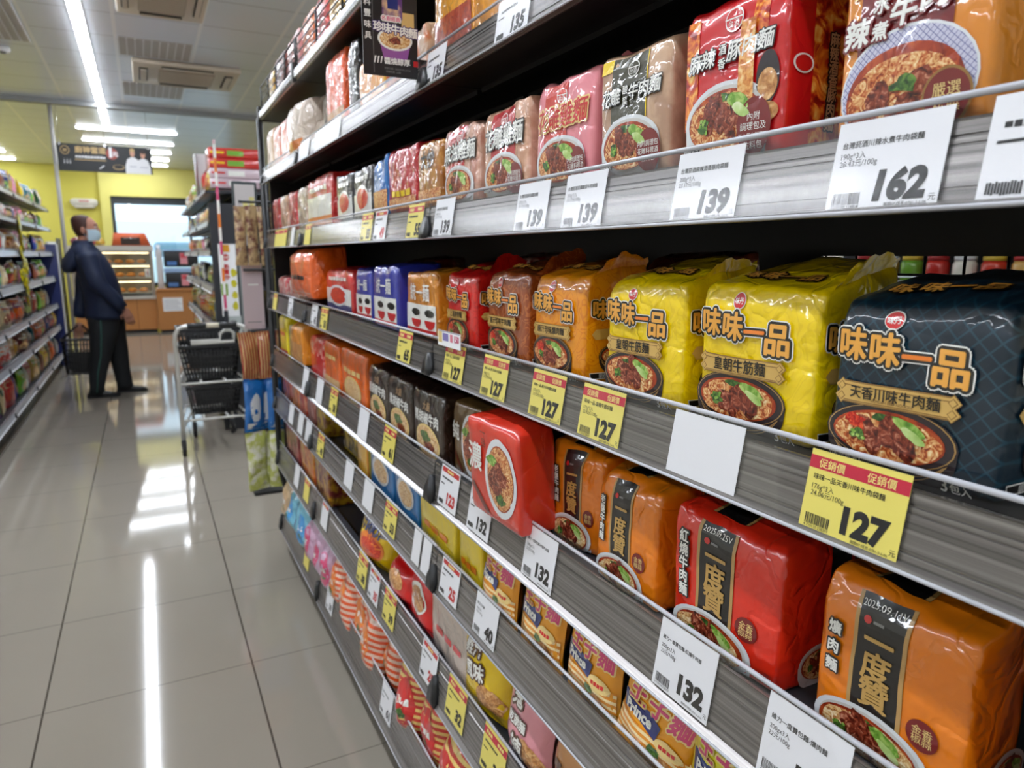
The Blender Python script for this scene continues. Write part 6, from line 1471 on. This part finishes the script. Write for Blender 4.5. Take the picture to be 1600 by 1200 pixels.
for k, z in enumerate((.717, .987, 1.217)):
    word = ('bottom', 'middle', 'top')[k]
    for i in range(6):
        r_ = thing('bread_roll', 'golden bread roll on the %s shelf of the bakery case, %s from the wall side' % (word, ORD[i]), 'bread', (bx0+.18+.18*i, by0+.20, z), group='bread rolls in the bakery case')
        b = MB(); vs = MB(); vs.blob((0, 0, .038), .075, .055, .038, mat('bread_crust', (196,128,56), .5, vary=.2, bscale=30), 14, i+k, .2); obj('crust', vs, r_)
        vs = MB(); vs.blob((0, -.002, .062), .05, .035, .018, mat('bread_glaze', (226,170,90), .3), 12, i, .3); obj('glazed_top', vs, r_)
    for i, x in enumerate((-.97, .06)):
        if k == 1:
            c_ = thing('sign_card', 'white card with a printed stripe standing in the bakery case, ' + ('left' if i == 0 else 'right') + ' one', 'card', (x, by0+.10, z), group='cards in the bakery case')
            b = MB(); b.box(-.04, 0, 0, .04, .003, .14, M_PAPER); obj('card', b, c_)
            a = Art(lambda x_, z_, off: (x_, -off, z_)); a.rect('printing', -.008, .02, .008, .12, INK['red'] if i else INK['blue'], 1, .1); a.emit(c_)
t = thing('toaster_oven', 'orange box shaped oven with a dark opening on top of the bakery case', 'oven', (-.11, 14.5, 1.53))
b = MB(); ORB = mat('orange_enamel', (214,96,50), .5)
rings = [[(-.33*q, -.2, z), (.20*q+.06*(1-z/.22), -.2, z), (.20*q+.06*(1-z/.22), .2, z), (-.33*q, .2, z)] for z, q in ((0, 1.05), (.22, .92))]
b.loft(rings, ORB); obj('body', b, t)
b = MB(); b.box(-.20, -.206, .02, .10, -.19, .145, mat('dark_opening', (50,34,26), .6)); obj('door', b, t)
b = MB(); b.tube([(-.16, -.225, .13), (.06, -.225, .13)], .006, M_CHROME, 8); b.tube([(-.16, -.225, .13), (-.16, -.20, .13)], .005, M_CHROME, 6); b.tube([(.06, -.225, .13), (.06, -.20, .13)], .005, M_CHROME, 6); obj('handle', b, t)
for k, (x, c, lab) in enumerate(((-1.0, (120,30,40), 'dark red'), (-.88, (226,210,210), 'white'), (-.76, (206,90,90), 'rose'), (-.64, (206,170,60), 'mustard'))):
    p = thing('gift_packet', lab + ' packet lying on top of the bakery case behind the shopper', 'packet', (x, 14.45, 1.53), group='packets on top of the bakery case')
    b = MB(); b.blob((0, 0, .07), .075, .08, .07, film(c, k=.5), 14, k, .4); obj('wrap', b, p)
    b = MB(); b.tube([(-.02, 0, .13), (0, 0, .155), (.02, 0, .13)], .006, INK['white'], 6); obj('bow', b, p)
t = thing('counter_cabinet', 'honey wood service counter beside the bakery case with a notice on its front', 'cabinet', (.55, 14.4, 0)); L_ = (.55, 14.4, 0)
b = MB(); b.box(.165, 14.05, .05, 1.30, 14.6, .74, WOOD); b.box(.20, 14.09, 0, 1.28, 14.6, .05, M_BLACK); obj('body', b, t, L_)
b = MB(); b.box(.18, 14.02, .74, 1.32, 14.62, .78, WOOD, .005); obj('worktop', b, t, L_)
b = MB(); b.box(.745, 14.046, .08, .755, 14.052, .73, WOODD); obj('door_seam', b, t, L_)
t = thing('notice_sheet', 'white printed notice sheet taped to the honey wood counter', 'notice', (.42, 14.045, .38))
b = MB(); b.box(-.16, 0, 0, .16, .003, .24, M_PAPER); obj('paper', b, t)
a = Art(lambda x, z, off: (x, -off, z))
for k in range(6): a.rect('printing', -.14, .03+.032*k, .14-.03*(k % 3), .037+.032*k, mat('pale_ink', (150,150,165), .6), 1, .1)
a.emit(t)
for k, z in enumerate((.78, 1.16)):
    t = thing('coffee_machine', 'black coffee machine with a pink poster, ' + ('lower' if k == 0 else 'upper') + ' of two stacked on the counter', 'coffee machine', (.60, 14.35, z), group='black machines on the counter')
    b = MB(); b.box(-.26, -.18, 0, .30, .18, .28, M_PLASTIC_BLACK, .02); obj('body', b, t)
    b = MB(); b.box(.00, -.186, .05, .12, -.178, .25, mat('pink_poster', (226,150,160), .5)); b.box(.01, -.188, .16, .11, -.180, .24, mat('poster_red', (214,80,90), .5)); obj('poster', b, t)
    b = MB(); b.box(-.22, -.185, .03, -.06, -.178, .10, mat('screen_blue', (90,130,190), .2)); obj('screen', b, t)
    b = MB(); b.box(-.27, -.20, .28, .31, .19, .36 if k == 0 else .30, mat('pale_blue_tray', (160,190,230), .3), .006); obj('top_tray', b, t)
t = thing('paper_tower', 'tall white stack of paper cups and napkins between bakery case and black machines', 'stack', (.265, 14.3, .78))
b = MB(); b.box(-.05, -.06, 0, .05, .06, .68, mat('paper_tower_white', (214,210,210), .6), .008); obj('holder', b, t)
b = MB(); b.lathe([(.03,.68),(.035,.76),(.028,.76),(.001,.77)], M_PAPER, n=14); obj('cup', b, t)
t = thing('emergency_light', 'white emergency light with small red lettering on the yellow wall', 'emergency light', (-.92, YF-.001, 2.37))
b = MB(); rr = []
for z, w_ in ((-.10, .15), (-.08, .17), (-.03, .22), (.02, .235), (.06, .225), (.085, .17)):
    rr.append([(-w_, -.11, z), (w_, -.11, z), (w_, 0, z), (-w_, 0, z)])
b.loft(rr, mat('off_white_plastic', (220,216,204), .45)); obj('housing', b, t)
b = MB(); b.box(-.16, -.118, -.085, .16, -.112, -.045, mat('frosted_lens', (206,200,186), .3), .004); obj('lens', b, t)
a = Art(lambda x, z, off: (x, -.112-off, z)); a.text('lettering', '緊急照明燈', 0, .035, .034, INK['red'], 2, .02); a.emit(t)
